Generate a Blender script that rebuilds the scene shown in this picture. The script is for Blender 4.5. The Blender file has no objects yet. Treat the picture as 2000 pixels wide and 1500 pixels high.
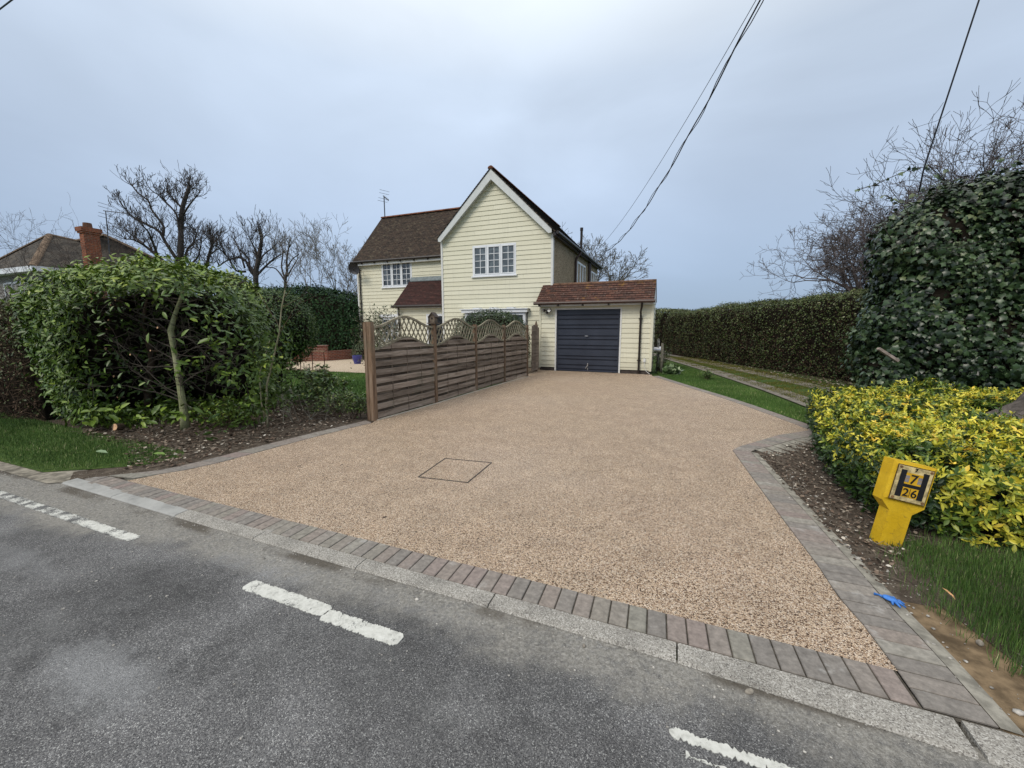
import bpy, bmesh, math, random
import numpy as np
from mathutils import Vector, Matrix
R = math.radians
C = bpy.context.scene.collection
S = bpy.context.scene

# ------------------------------------------------------------------ camera
cam_d = bpy.data.cameras.new("camera"); cam = bpy.data.objects.new("camera", cam_d); C.objects.link(cam)
cam.location = (0, 0, 1.6); cam.rotation_euler = (R(90 - 7.96), 0, R(21.9))
cam_d.sensor_width = 36; cam_d.lens = 14.166; cam_d.clip_start = 0.05; cam_d.clip_end = 4000
S.camera = cam
# ------------------------------------------------------------------ light
SUN_EL, SUN_AZ = 42.0, 200.0       # azimuth clockwise from +Y
w = bpy.data.worlds.new("World"); S.world = w; w.use_nodes = True
nt = w.node_tree; nt.nodes.clear()
def wn(t, **k):
    n = nt.nodes.new(t)
    for a, b in k.items(): setattr(n, a, b)
    return n
out = wn('ShaderNodeOutputWorld'); bg = wn('ShaderNodeBackground'); bg2 = wn('ShaderNodeBackground'); mx = wn('ShaderNodeMixShader')
sky = wn('ShaderNodeTexSky', sky_type='NISHITA', sun_disc=False, sun_elevation=R(SUN_EL), sun_rotation=R(SUN_AZ))
nt.links.new(sky.outputs[0], bg.inputs[0]); bg.inputs[1].default_value = 0.1
tc = wn('ShaderNodeTexCoord'); sep = wn('ShaderNodeSeparateXYZ'); nt.links.new(tc.outputs['Generated'], sep.inputs[0])
# cloud sheet: overcast brightens towards the zenith, soft banks and streaks
mp = wn('ShaderNodeMapping'); mp.inputs['Scale'].default_value = (1.0, 1.0, 2.6); nt.links.new(tc.outputs['Generated'], mp.inputs[0])
no = wn('ShaderNodeTexNoise'); no.inputs['Scale'].default_value = 1.7; no.inputs['Detail'].default_value = 5; no.inputs['Roughness'].default_value = .48; no.inputs['Distortion'].default_value = .5
nt.links.new(mp.outputs[0], no.inputs[0])
rp = wn('ShaderNodeValToRGB'); nt.links.new(sep.outputs[2], rp.inputs[0])
e = rp.color_ramp.elements
e[0].position = 0.0; e[0].color = (.335, .46, .65, 1)
e[1].position = 1.0; e[1].color = (1.6, 1.58, 1.54, 1)
for p, c in ((.10, (.395, .51, .69, 1)), (.25, (.49, .60, .77, 1)), (.48, (.61, .71, .85, 1)), (.7, (1.12, 1.17, 1.19, 1))):
    x = e.new(p); x.color = c
mr = wn('ShaderNodeMapRange'); mr.inputs[1].default_value = .3; mr.inputs[2].default_value = .7; mr.inputs[3].default_value = .86; mr.inputs[4].default_value = 1.07
nt.links.new(no.outputs[0], mr.inputs[0])
# thinner cloud glowing where the sky is brightest, up left of the gable
dt = wn('ShaderNodeVectorMath', operation='DOT_PRODUCT'); nrm = wn('ShaderNodeVectorMath', operation='NORMALIZE')
nt.links.new(tc.outputs['Generated'], nrm.inputs[0]); nt.links.new(nrm.outputs[0], dt.inputs[0]); dt.inputs[1].default_value = (-.47, .68, .56)
gl = wn('ShaderNodeMapRange'); gl.interpolation_type = 'SMOOTHSTEP'; gl.inputs[1].default_value = .72; gl.inputs[2].default_value = 1.0; gl.inputs[3].default_value = .93; gl.inputs[4].default_value = 1.13
nt.links.new(dt.outputs['Value'], gl.inputs[0])
m1 = wn('ShaderNodeMath', operation='MULTIPLY'); nt.links.new(mr.outputs[0], m1.inputs[0]); nt.links.new(gl.outputs[0], m1.inputs[1])
nt.links.new(rp.outputs[0], bg2.inputs[0]); nt.links.new(m1.outputs[0], bg2.inputs[1])
mx.inputs[0].default_value = .9
nt.links.new(bg.outputs[0], mx.inputs[1]); nt.links.new(bg2.outputs[0], mx.inputs[2]); nt.links.new(mx.outputs[0], out.inputs[0])
sd = bpy.data.lights.new("sun", 'SUN'); sun = bpy.data.objects.new("sun", sd); C.objects.link(sun)
sd.energy = 1.7; sd.angle = R(25); sd.color = (1, .93, .82)
sun.rotation_euler = (R(90 - SUN_EL), 0, R(180 - SUN_AZ))
S.view_settings.view_transform = 'Standard'; S.view_settings.look = 'None'
S.view_settings.gamma = 1; S.view_settings.exposure = 0.1; S.view_settings.use_curve_mapping = False
S.render.engine = 'CYCLES'
S.cycles.max_bounces = 6; S.cycles.diffuse_bounces = 3; S.cycles.glossy_bounces = 2; S.cycles.transmission_bounces = 2; S.cycles.transparent_max_bounces = 6
S.cycles.use_denoising = True

# ------------------------------------------------------------------ node helper
class NT:
    def __init__(s, name):
        s.m = bpy.data.materials.new(name); s.m.use_nodes = True; s.t = s.m.node_tree
        s.b = s.t.nodes['Principled BSDF']; s._tc = None
    def n(s, t, **k):
        n = s.t.nodes.new(t)
        for a, b in k.items(): setattr(n, a, b)
        return n
    def set(s, inp, v):
        if hasattr(v, 'is_linked') or isinstance(v, bpy.types.NodeSocket): s.t.links.new(v, inp)
        else: inp.default_value = v
    def co(s, kind='Object'):
        if s._tc is None: s._tc = s.n('ShaderNodeTexCoord')
        return s._tc.outputs[kind]
    def map(s, v, scale=(1, 1, 1), rot=(0, 0, 0), loc=(0, 0, 0)):
        n = s.n('ShaderNodeMapping'); s.set(n.inputs[0], v); n.inputs['Scale'].default_value = scale
        n.inputs['Rotation'].default_value = rot; n.inputs['Location'].default_value = loc; return n.outputs[0]
    def noise(s, scale, detail=3, rough=.55, v=None, dist=0, out=0):
        n = s.n('ShaderNodeTexNoise'); s.set(n.inputs['Vector'], v if v is not None else s.co())
        n.inputs['Scale'].default_value = scale; n.inputs['Detail'].default_value = detail
        n.inputs['Roughness'].default_value = rough; n.inputs['Distortion'].default_value = dist; return n.outputs[out]
    def vor(s, scale, v=None, feature='F1', out='Distance', rnd=1):
        n = s.n('ShaderNodeTexVoronoi', feature=feature); s.set(n.inputs['Vector'], v if v is not None else s.co())
        n.inputs['Scale'].default_value = scale; n.inputs['Randomness'].default_value = rnd; return n.outputs[out]
    def ramp(s, fac, stops, interp='LINEAR'):
        n = s.n('ShaderNodeValToRGB'); s.set(n.inputs[0], fac); cr = n.color_ramp; cr.interpolation = interp
        for i, (p, c) in enumerate(stops):
            if isinstance(c, (int, float)): c = (c, c, c)
            el = cr.elements[i] if i < 2 else cr.elements.new(p)
            el.position = p; el.color = (*c, 1)
        return n.outputs[0]
    def mix(s, fac, a, b, mode='MIX'):
        n = s.n('ShaderNodeMix', data_type='RGBA', blend_type=mode)
        s.set(n.inputs[0], fac)
        for i, v in ((6, a), (7, b)):
            if isinstance(v, tuple) and len(v) == 3: v = (*v, 1)
            s.set(n.inputs[i], v)
        return n.outputs[2]
    def math(s, op, a, b=0.0, clamp=False):
        n = s.n('ShaderNodeMath', operation=op, use_clamp=clamp); s.set(n.inputs[0], a); s.set(n.inputs[1], b); return n.outputs[0]
    def rng(s, v, a, b, c=0., d=1., smooth=True):
        n = s.n('ShaderNodeMapRange'); n.interpolation_type = 'SMOOTHSTEP' if smooth else 'LINEAR'
        s.set(n.inputs[0], v)
        for i, q in enumerate((a, b, c, d)): n.inputs[i + 1].default_value = q
        return n.outputs[0]
    def xyz(s, v, i):
        n = s.n('ShaderNodeSeparateXYZ'); s.set(n.inputs[0], v); return n.outputs[i]
    def attr(s, name='rnd'):
        n = s.n('ShaderNodeAttribute', attribute_name=name); return n.outputs['Fac']
    def bump(s, h, strength=.3, dist=.01):
        n = s.n('ShaderNodeBump'); s.set(n.inputs['Height'], h); n.inputs['Strength'].default_value = strength
        n.inputs['Distance'].default_value = dist; s.t.links.new(n.outputs[0], s.b.inputs['Normal']); return n
    def fin(s, col, rough=.7, spec=.3, metal=0.):
        if isinstance(col, tuple) and len(col) == 3: col = (*col, 1)
        s.set(s.b.inputs['Base Color'], col); s.set(s.b.inputs['Roughness'], rough)
        s.b.inputs['Specular IOR Level'].default_value = spec; s.b.inputs['Metallic'].default_value = metal
        return s.m
def plain(name, col, rough=.6, spec=.3, var=.25, scale=6, metal=0., bump=0.):
    m = NT(name); n = m.noise(scale, 5, .6)
    a = tuple(c * (1 - var) for c in col); b = tuple(min(1, c * (1 + var)) for c in col)
    c = m.mix(m.rng(n, .3, .7), a, b)
    if bump: m.bump(m.noise(scale * 8, 3), bump, .004)
    return m.fin(c, rough, spec, metal)

# ------------------------------------------------------------------ mesh helper
class MB:
    def __init__(s): s.v = []; s.f = []; s.r = []; s.uv = {}
    def add(s, vs, fs, r=None, uvs=None):
        o = len(s.v); r = random.random() if r is None else r
        s.v += [tuple(p) for p in vs]; s.r += [r] * len(vs)
        for i, f in enumerate(fs):
            if uvs: s.uv[len(s.f)] = uvs[i]
            s.f.append(tuple(o + k for k in f))
        return s
    def box(s, x0, x1, y0, y1, z0, z1, r=None, b=0.):
        if b <= 0:
            vs = [(x, y, z) for z in (z0, z1) for y in (y0, y1) for x in (x0, x1)]
            return s.add(vs, [(0, 2, 3, 1), (4, 5, 7, 6), (0, 1, 5, 4), (2, 6, 7, 3), (0, 4, 6, 2), (1, 3, 7, 5)], r)
        bm = bmesh.new(); bmesh.ops.create_cube(bm, size=1)
        bmesh.ops.scale(bm, vec=(x1 - x0, y1 - y0, z1 - z0), verts=bm.verts)
        bmesh.ops.bevel(bm, geom=bm.edges[:], offset=b, segments=2, affect='EDGES')
        bmesh.ops.translate(bm, vec=((x0 + x1) / 2, (y0 + y1) / 2, (z0 + z1) / 2), verts=bm.verts)
        return s.bm(bm, r)
    def bm(s, bm, r=None, M=None):
        if M is not None: bmesh.ops.transform(bm, matrix=M, verts=bm.verts)
        bm.verts.index_update(); s.add([v.co[:] for v in bm.verts], [[v.index for v in f.verts] for f in bm.faces], r); bm.free(); return s
    def beam(s, a, b, wd, th, r=None, up=(0, 0, 1)):
        a, b = Vector(a), Vector(b); d = (b - a).normalized(); u = Vector(up)
        if abs(d.dot(u)) > .98: u = Vector((1, 0, 0))
        x = d.cross(u).normalized() * wd / 2; y = x.cross(d).normalized() * th / 2
        vs = [p + i * x + j * y for p in (a, b) for i, j in ((-1, -1), (1, -1), (1, 1), (-1, 1))]
        return s.add(vs, [(0, 1, 2, 3), (4, 7, 6, 5), (0, 4, 5, 1), (1, 5, 6, 2), (2, 6, 7, 3), (3, 7, 4, 0)], r)
    def tube(s, pts, rad, n=8, r=None, cap=True):
        pts = [Vector(p) for p in pts]; k = len(pts)
        rad = rad if hasattr(rad, '__len__') else [rad] * k
        vs = []; prev = None
        for i, p in enumerate(pts):
            d = (pts[min(i + 1, k - 1)] - pts[max(i - 1, 0)]).normalized()
            if prev is None:
                u = Vector((0, 0, 1)) if abs(d.z) < .9 else Vector((1, 0, 0)); x = d.cross(u).normalized()
            else: x = (prev - d * prev.dot(d)).normalized()
            prev = x; y = d.cross(x)
            vs += [p + (x * math.cos(2 * math.pi * j / n) + y * math.sin(2 * math.pi * j / n)) * rad[i] for j in range(n)]
        fs = [(i * n + j, i * n + (j + 1) % n, (i + 1) * n + (j + 1) % n, (i + 1) * n + j) for i in range(k - 1) for j in range(n)]
        if cap: fs += [tuple(range(n - 1, -1, -1)), tuple((k - 1) * n + j for j in range(n))]
        return s.add(vs, fs, r)
    def prism(s, poly, axis, a, b, r=None):
        """extrude a 2-D polygon; axis 'y': poly in (x,z), 'x': (y,z), 'z': (x,y)"""
        def P(p, t): return {'y': (p[0], t, p[1]), 'x': (t, p[0], p[1]), 'z': (p[0], p[1], t)}[axis]
        n = len(poly); vs = [P(p, a) for p in poly] + [P(p, b) for p in poly]
        return s.add(vs, [tuple(range(n)), tuple(range(2 * n - 1, n - 1, -1))] + [(i, (i + 1) % n + 0, (i + 1) % n + n, i + n)[::-1] for i in range(n)], r)
    def build(s, name, mat, parent=None, smooth=False, fixn=True):
        me = bpy.data.meshes.new(name); me.from_pydata(s.v, [], s.f); me.materials.append(mat)
        if s.uv:
            uvl = me.uv_layers.new(name='UVMap')
            for fi, us in s.uv.items():
                for li, u in zip(me.polygons[fi].loop_indices, us): uvl.data[li].uv = u
        at = me.attributes.new('rnd', 'FLOAT', 'POINT'); at.data.foreach_set('value', s.r)
        if fixn:
            bm = bmesh.new(); bm.from_mesh(me); bmesh.ops.recalc_face_normals(bm, faces=bm.faces); bm.to_mesh(me); bm.free()
        if smooth: me.polygons.foreach_set('use_smooth', [True] * len(me.polygons))
        return link(name, me, parent)
def link(name, me, parent=None):
    o = bpy.data.objects.new(name, me); C.objects.link(o)
    if parent: o.parent = parent; o.matrix_parent_inverse = parent_inv(parent)
    return o
def wmat(o):
    L = Matrix.LocRotScale(o.location, o.rotation_euler, o.scale)
    return wmat(o.parent) @ o.matrix_parent_inverse @ L if o.parent else L
def parent_inv(p): return wmat(p).inverted()
def tag(o, label=None, cat=None, group=None, kind=None):
    if label: o['label'] = label
    if cat: o['category'] = cat
    if group: o['group'] = group
    if kind: o['kind'] = kind
    return o
def thing(name, label, cat, loc=(0, 0, 0), group=None):
    o = bpy.data.objects.new(name, None); o.empty_display_size = .2; C.objects.link(o); o.location = loc
    return tag(o, label, cat, group)
def struct(o): o['kind'] = 'structure'; return o

# vectorised builders -------------------------------------------------------
def raw_mesh(name, V, polys_idx, loop_start, loop_total, mat, parent, rnd, smooth=False):
    me = bpy.data.meshes.new(name)
    me.vertices.add(len(V)); me.vertices.foreach_set('co', V.astype(np.float32).ravel())
    me.loops.add(len(polys_idx)); me.loops.foreach_set('vertex_index', polys_idx.astype(np.int32))
    me.polygons.add(len(loop_start)); me.polygons.foreach_set('loop_start', loop_start.astype(np.int32))
    me.polygons.foreach_set('loop_total', loop_total.astype(np.int32))
    if smooth: me.polygons.foreach_set('use_smooth', np.ones(len(loop_start), dtype=bool))
    at = me.attributes.new('rnd', 'FLOAT', 'POINT'); at.data.foreach_set('value', rnd.astype(np.float32))
    me.update(calc_edges=True); me.materials.append(mat)
    return link(name, me, parent)
def unit(a): return a / np.maximum(np.linalg.norm(a, axis=-1, keepdims=True), 1e-9)
TPL = {
 'laurel': (np.array([(0, 0, 0), (-.17, .3, .05), (.17, .3, .05), (-.15, .7, .03), (.15, .7, .03), (0, 1, -.1), (0, .3, 0), (0, .7, -.02)]),
            [(0, 6, 1), (0, 2, 6), (6, 7, 3, 1), (6, 2, 4, 7), (7, 5, 3), (7, 4, 5)]),
 'leaf': (np.array([(0, 0, 0), (.24, .45, .06), (0, 1, -.04), (-.24, .45, .06)]), [(0, 1, 2), (0, 2, 3)]),
 'oval': (np.array([(0, 0, 0), (.2, .25, .04), (.27, .6, .04), (0, 1, -.06), (-.27, .6, .04), (-.2, .25, .04)]), [(0, 1, 2, 3), (0, 3, 4, 5)]),
 'ivy': (np.array([(0, 0, 0), (.32, -.10, -.05), (.36, .15, .0), (.50, .40, -.07), (.27, .55, .0), (0, .95, -.12), (-.27, .55, .0), (-.50, .40, -.07), (-.36, .15, .0), (-.32, -.10, -.05), (0, .3, .07)]),
         [(10, 0, 1, 2), (10, 2, 3, 4), (10, 4, 5), (10, 5, 6), (10, 6, 7, 8), (10, 8, 9, 0)]),
 'blade': (np.array([(-.5, 0, 0), (.5, 0, 0), (.38, .5, .12), (-.38, .5, .12), (0, 1, .4)]), [(0, 1, 2, 3), (3, 2, 4)]),
 'spray': (np.array([(0, 0, 0), (.12, .35, .03), (.32, .62, -.04), (.08, .6, .02), (.2, .95, -.06), (0, .8, 0), (-.2, .95, -.06), (-.08, .6, .02), (-.32, .62, -.04), (-.12, .35, .03)]),
           [(0, 1, 2, 3), (0, 3, 4, 5), (0, 5, 6, 7), (0, 7, 8, 9)]),
}
def leaves(name, P, N, T, size, kind, mat, parent, rng, wid=1.0, rnd=None, group=1):
    """one leaf per row: P base, N face normal, T the way the leaf points (made perpendicular to N)"""
    n = len(P); N = unit(N); T = unit(T - N * (T * N).sum(1, keepdims=True)); B = np.cross(T, N)
    tv, tf = TPL[kind]; k = len(tv); size = np.broadcast_to(size, (n,))
    wv = np.broadcast_to(wid, (n,))
    L = (B[:, None, :] * (tv[None, :, 0:1] * wv[:, None, None]) + T[:, None, :] * tv[None, :, 1:2] + N[:, None, :] * tv[None, :, 2:3]) * size[:, None, None]
    V = (P[:, None, :] + L).reshape(-1, 3)
    flat = np.concatenate([np.array(f) for f in tf]); lt = np.array([len(f) for f in tf])
    idx = (flat[None, :] + (np.arange(n) * k)[:, None]).ravel()
    ltot = np.tile(lt, n); ls = np.concatenate([[0], np.cumsum(ltot)[:-1]])
    r = rng.random(n) if rnd is None else rnd
    return raw_mesh(name, V, idx, ls, ltot, mat, parent, np.repeat(r, k))
def segs_mesh(name, A, Bp, ra, rb, mat, parent, n=4, rnd=None):
    A = np.asarray(A, float); Bp = np.asarray(Bp, float); ra = np.asarray(ra, float); rb = np.asarray(rb, float); m = len(A)
    d = unit(Bp - A); u = np.where(np.abs(d[:, 2:3]) < .9, np.array([[0, 0, 1.]]), np.array([[1., 0, 0]]))
    x = unit(np.cross(d, u)); y = np.cross(d, x)
    an = np.arange(n) * 2 * math.pi / n; c = np.cos(an)[None, :, None]; s_ = np.sin(an)[None, :, None]
    ring = x[:, None, :] * c + y[:, None, :] * s_
    V = np.concatenate([A[:, None, :] + ring * ra[:, None, None], Bp[:, None, :] + ring * rb[:, None, None]], 1).reshape(-1, 3)
    f = np.array([[j, (j + 1) % n, n + (j + 1) % n, n + j] for j in range(n)])
    idx = (f.ravel()[None, :] + (np.arange(m) * 2 * n)[:, None]).ravel()
    nf = m * n; r = np.random.default_rng(1).random(m) if rnd is None else rnd
    return raw_mesh(name, V, idx, np.arange(nf) * 4, np.full(nf, 4), mat, parent, np.repeat(r, 2 * n), smooth=True)
rg = np.random.default_rng(7); random.seed(7)

# ================================================================== GROUND
def poly_sheet(name, pts, z, mat, sub=0):
    from mathutils.geometry import tessellate_polygon
    tr = tessellate_polygon([[Vector((x, y, 0)) for x, y in pts]]); fs = []
    for t in tr:
        (ax, ay), (bx, by), (qx, qy) = (pts[i] for i in t); ar = (bx - ax) * (qy - ay) - (by - ay) * (qx - ax)
        if abs(ar) > 1e-9: fs.append(tuple(t) if ar > 0 else tuple(t)[::-1])
    me = bpy.data.meshes.new(name); me.from_pydata([(x, y, z) for x, y in pts], [], fs); me.materials.append(mat)
    return struct(link(name, me))
# --- materials
def m_earthgrass():
    m = NT('meadow'); a = m.noise(.35, 4); b = m.noise(14, 6, .65); f = m.noise(90, 3, .7)
    g = m.ramp(b, [(.3, (.022, .042, .010)), (.5, (.05, .09, .018)), (.72, (.10, .14, .035))])
    g2 = m.mix(m.rng(a, .4, .65), g, (.07, .085, .03), 'MIX')
    c = m.mix(m.rng(f, .45, .75), g, g2)
    m.bump(m.math('ADD', b, m.math('MULTIPLY', f, .6)), .7, .03); return m.fin(c, .9, .15)
def m_soil():
    m = NT('soil'); b = m.noise(9, 6, .65); f = m.noise(70, 4, .75); st = m.vor(45, out='Distance'); sc = m.vor(45, out='Color')
    c = m.ramp(b, [(.3, (.045, .034, .026)), (.55, (.10, .08, .063)), (.75, (.18, .15, .12))])
    c = m.mix(m.math('MULTIPLY', m.rng(f, .5, .75), .6), c, (.26, .22, .17))
    peb = m.math('MULTIPLY', m.rng(st, .22, .3, 1, 0), m.rng(m.xyz(sc, 0), .8, .84))
    c = m.mix(peb, c, (.36, .33, .28))
    m.bump(m.math('ADD', m.math('ADD', b, m.math('MULTIPLY', f, .5)), m.math('MULTIPLY', peb, .4)), .9, .03); return m.fin(c, .95, .1)
def m_resin():
    m = NT('resin_gravel'); v = m.map(m.co(), (1, 1, 0)); wv = m.n('ShaderNodeVectorMath', operation='ADD')
    nz = m.noise(160, 2, .5, v, out=1); sc = m.n('ShaderNodeVectorMath', operation='SCALE'); m.set(sc.inputs[0], nz); sc.inputs['Scale'].default_value = .006
    m.set(wv.inputs[0], v); m.set(wv.inputs[1], sc.outputs[0]); v = wv.outputs[0]
    col = m.vor(155, v, out='Color'); dist = m.vor(155, v, out='Distance'); edge = m.vor(155, v, 'DISTANCE_TO_EDGE', 'Distance')
    r = m.xyz(col, 0)
    c = m.ramp(r, [(0, (.035, .02, .012)), (.13, (.13, .075, .04)), (.26, (.45, .31, .20)), (.5, (.65, .485, .335)), (.75, (.76, .60, .44)), (.9, (.86, .74, .60)), (1, (.53, .38, .28))])
    c = m.mix(m.rng(edge, 0.0, .14, 1, 0), c, (.05, .028, .014))
    big = m.noise(.5, 4, .6); fine = m.noise(3.0, 4, .6)
    c = m.mix(m.rng(big, .35, .7, 0, .28), c, m.mix(1.0, c, (1.0, .97, 1.02), 'MULTIPLY'))
    c = m.mix(1.0, c, m.ramp(fine, [(.3, .86), (.7, 1.09)]), 'MULTIPLY')
    # trodden dust lightens and greys the surface in broad patches
    c = m.mix(m.rng(m.noise(.23, 3, .5, m.map(m.co(), (1, 1, 1), loc=(3.1, 8.2, 0))), .45, .7, 0, .16), c, (.56, .48, .42))
    m.bump(m.rng(dist, 0, .75, 1, 0, False), 1.0, .004); return m.fin(c, .62, .35)
def m_asphalt():
    m = NT('asphalt'); p = m.co(); X = m.xyz(p, 0); Y = m.xyz(p, 1)
    col = m.vor(250, out='Color'); r = m.xyz(col, 0); d = m.vor(250, out='Distance')
    c = m.ramp(r, [(0, (.03, .03, .03)), (.3, (.072, .071, .071)), (.65, (.125, .123, .121)), (.9, (.185, .182, .178)), (1, (.40, .40, .385))])
    c = m.mix(m.rng(m.noise(300, 2, .6), .35, .75, 0, .5), c, (.16, .16, .17))
    w1 = m.noise(.9, 5, .62, dist=.4)
    c = m.mix(1.0, c, m.ramp(w1, [(.3, .66), (.5, 1.02), (.68, 1.6)]), 'MULTIPLY'); c = m.mix(1.0, c, m.ramp(m.noise(6, 5, .7), [(.3, .82), (.7, 1.2)]), 'MULTIPLY')
    c = m.mix(m.math('MULTIPLY', m.rng(m.noise(.55, 6, .7, m.map(p, (1, 1.6, 1), loc=(7.3, 1.9, 0))), .5, .68, 0, .55), m.rng(m.noise(200, 3, .8), .4, .62, .25, 1)), c, (.25, .25, .245))
    gr = m.rng(m.noise(240, 3, .8), .42, .6)                              # dust lies in the pits between chippings
    # pale silt patches in the carriageway
    def spot(cx, cy, rx, ry, amp):
        a = m.math('DIVIDE', m.math('SUBTRACT', X, cx), rx); b = m.math('DIVIDE', m.math('SUBTRACT', Y, cy), ry)
        q = m.math('ADD', m.math('MULTIPLY', a, a), m.math('MULTIPLY', b, b))
        q = m.math('ADD', q, m.math('MULTIPLY', m.math('SUBTRACT', m.noise(3.2, 8, .8), .5), 5.5))
        return m.rng(q, -.3, 1.6, amp, 0)
    sp = m.math('MAXIMUM', spot(-2.45, .84, .42, .15, .85), spot(-4.2, 1.15, .5, .1, .45))
    sp = m.math('MAXIMUM', sp, spot(-2.6, 1.75, .55, .12, .6))
    sp = m.math('MAXIMUM', sp, spot(-1.55, 1.8, .7, .08, .4))
    c = m.mix(m.math('MULTIPLY', sp, m.math('ADD', m.math('MULTIPLY', gr, .75), .2)), c, (.36, .365, .37))
    # sandy grit washed along the kerb
    edge = m.math('ADD', Y, m.math('MULTIPLY', m.math('SUBTRACT', m.noise(2.2, 5, .65), .5), .75))
    lim = m.math('SUBTRACT', edge, m.math('MULTIPLY', m.rng(X, -5.2, -2.6, 1, 0), -.24))
    g = m.math('MULTIPLY', m.rng(lim, 1.56, 1.86), m.rng(m.noise(26, 5, .7), .3, .55, .4, 1))
    dirt = m.ramp(m.noise(55, 5, .75), [(.3, (.15, .14, .12)), (.5, (.29, .275, .245)), (.72, (.47, .45, .41))])
    c = m.mix(m.math('MULTIPLY', g, .85), c, dirt)
    # a damp brown sweep of mud right against the kerb
    a = m.rng(Y, 1.84, 1.9); mud = m.math('MULTIPLY', a, m.rng(m.noise(1.7, 3, .5, m.map(p, (1, 1, 1), loc=(4.4, 0, 0))), .45, .6))
    c = m.mix(m.math('MULTIPLY', mud, .75), c, (.075, .06, .043))
    m.bump(m.math('ADD', m.rng(d, 0, .7, 1, 0, False), m.math('MULTIPLY', m.noise(40, 3), .6)), .8, .005)
    return m.fin(c, .85, .25)
def m_paver():
    m = NT('block_paver'); r = m.attr()
    c = m.ramp(r, [(0, (.185, .17, .155)), (.3, (.215, .195, .175)), (.5, (.235, .20, .175)), (.62, (.22, .21, .18)), (.84, (.23, .185, .168)), (1, (.255, .24, .21))])
    c = m.mix(1.0, c, m.ramp(m.noise(26, 6, .7), [(.3, .68), (.5, 1.0), (.72, 1.4)]), 'MULTIPLY')
    c = m.mix(m.rng(m.noise(5, 5, .7), .56, .72, 0, .6), c, (.40, .39, .37))
    c = m.mix(m.rng(m.vor(200, out='Distance'), 0, .25, .5, 0), c, (.12, .11, .1))
    m.bump(m.noise(220, 3, .7), .5, .003); return m.fin(c, .82, .25)
def m_kerb():
    m = NT('kerb_concrete'); r = m.attr(); X = m.xyz(m.co(), 0)
    sp = m.xyz(m.vor(210, out='Color'), 0)
    agg = m.ramp(sp, [(0, (.12, .11, .10)), (.3, (.25, .235, .21)), (.8, (.34, .325, .295)), (1, (.48, .465, .43))])
    new = m.mix(m.noise(180, 3), (.29, .29, .28), (.37, .37, .355))
    c = m.mix(m.rng(r, .94, .96), agg, new)
    c = m.mix(1.0, c, m.ramp(m.noise(4, 6, .7), [(.3, .7), (.5, 1.0), (.7, 1.2)]), 'MULTIPLY')
    m.bump(m.noise(260, 3, .7), .6, .003); return m.fin(c, .85, .2)
def m_paint():
    m = NT('road_paint'); c = m.ramp(m.noise(30, 5, .7), [(.3, (.38, .38, .35)), (.5, (.54, .54, .50)), (.75, (.64, .64, .60))])
    wr = m.math('ADD', m.noise(7, 4, .6), m.math('MULTIPLY', m.noise(110, 4, .8), .9)); k = m.rng(m.xyz(m.co(), 0), -3.7, -2.5, .0, .13)
    c = m.mix(m.rng(m.math('SUBTRACT', wr, k), .93, 1.03, 0, .95), c, (.085, .085, .085))
    m.bump(m.noise(150, 3, .7), .6, .003); return m.fin(c, .75, .3)
def m_track():
    m = NT('track_earth'); b = m.noise(5, 6, .65); f = m.noise(60, 4, .75)
    c = m.ramp(b, [(.3, (.13, .115, .095)), (.55, (.22, .20, .17)), (.75, (.33, .31, .28))])
    c = m.mix(m.math('MULTIPLY', m.rng(f, .5, .75), .5), c, (.08, .075, .05)); m.bump(f, .8, .02); return m.fin(c, .95, .1)
def m_patio():
    m = NT('patio_gravel'); r = m.xyz(m.vor(110, out='Color'), 0)
    c = m.ramp(r, [(0, (.26, .19, .13)), (.3, (.46, .37, .27)), (1, (.62, .53, .42))]); m.bump(m.vor(110), .6, .006); return m.fin(c, .8, .2)
MG, MSOIL, MRES, MASP, MPAV, MKERB, MPAINT, MTRK, MPAT = m_earthgrass(), m_soil(), m_resin(), m_asphalt(), m_paver(), m_kerb(), m_paint(), m_track(), m_patio()

def gz(x, y):      # gentle unevenness away from the hard surfaces
    return 0
bm = bmesh.new()
for a in ((-1500, -1500), (1500, -1500), (1500, 1500), (-1500, 1500)): bm.verts.new((*a, -.045))
bm.faces.new(bm.verts); me = bpy.data.meshes.new('ground'); bm.to_mesh(me); bm.free(); me.materials.append(MG); struct(link('ground', me))
poly_sheet('road', [(-300, -4.5), (300, -4.5), (300, 1.97), (1.2, 1.93), (-5.9, 2.02), (-12, 2.0), (-300, 2.0)], -.016, MASP)

RI = [(1.06, 2.05), (1.05, 2.3), (1.03, 2.56), (.99, 2.8), (.98, 3.14), (.93, 3.74), (.86, 4.68), (.78, 5.86)]
RO = [(1.30, 2.05), (1.29, 2.3), (1.27, 2.56), (1.24, 2.8), (1.22, 3.14), (1.17, 3.74), (1.09, 4.68), (.995, 5.85)]
BI = [(.78, 5.86), (.88, 6.07), (1.10, 6.38), (1.52, 6.97), (1.85, 7.3), (2.06, 7.5)]
BO = [(.995, 5.85), (1.06, 6.0), (1.28, 6.24), (1.66, 6.75), (1.98, 7.08), (2.22, 7.3)]
UI = [(2.06, 7.5), (1.77, 8.4), (1.35, 9.6), (.85, 10.8), (.22, 12.2), (-.62, 14.1)]
UO = [(2.26, 7.62), (1.95, 8.5), (1.53, 9.7), (1.03, 10.9), (.40, 12.28), (-.45, 14.3)]
LI = [(-5.30, 2.33), (-5.20, 2.5), (-5.08, 2.7), (-4.99, 3.0), (-4.95, 3.4), (-4.91, 3.9), (-4.87, 4.3), (-4.78, 4.9), (-4.70, 5.32)]
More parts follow.
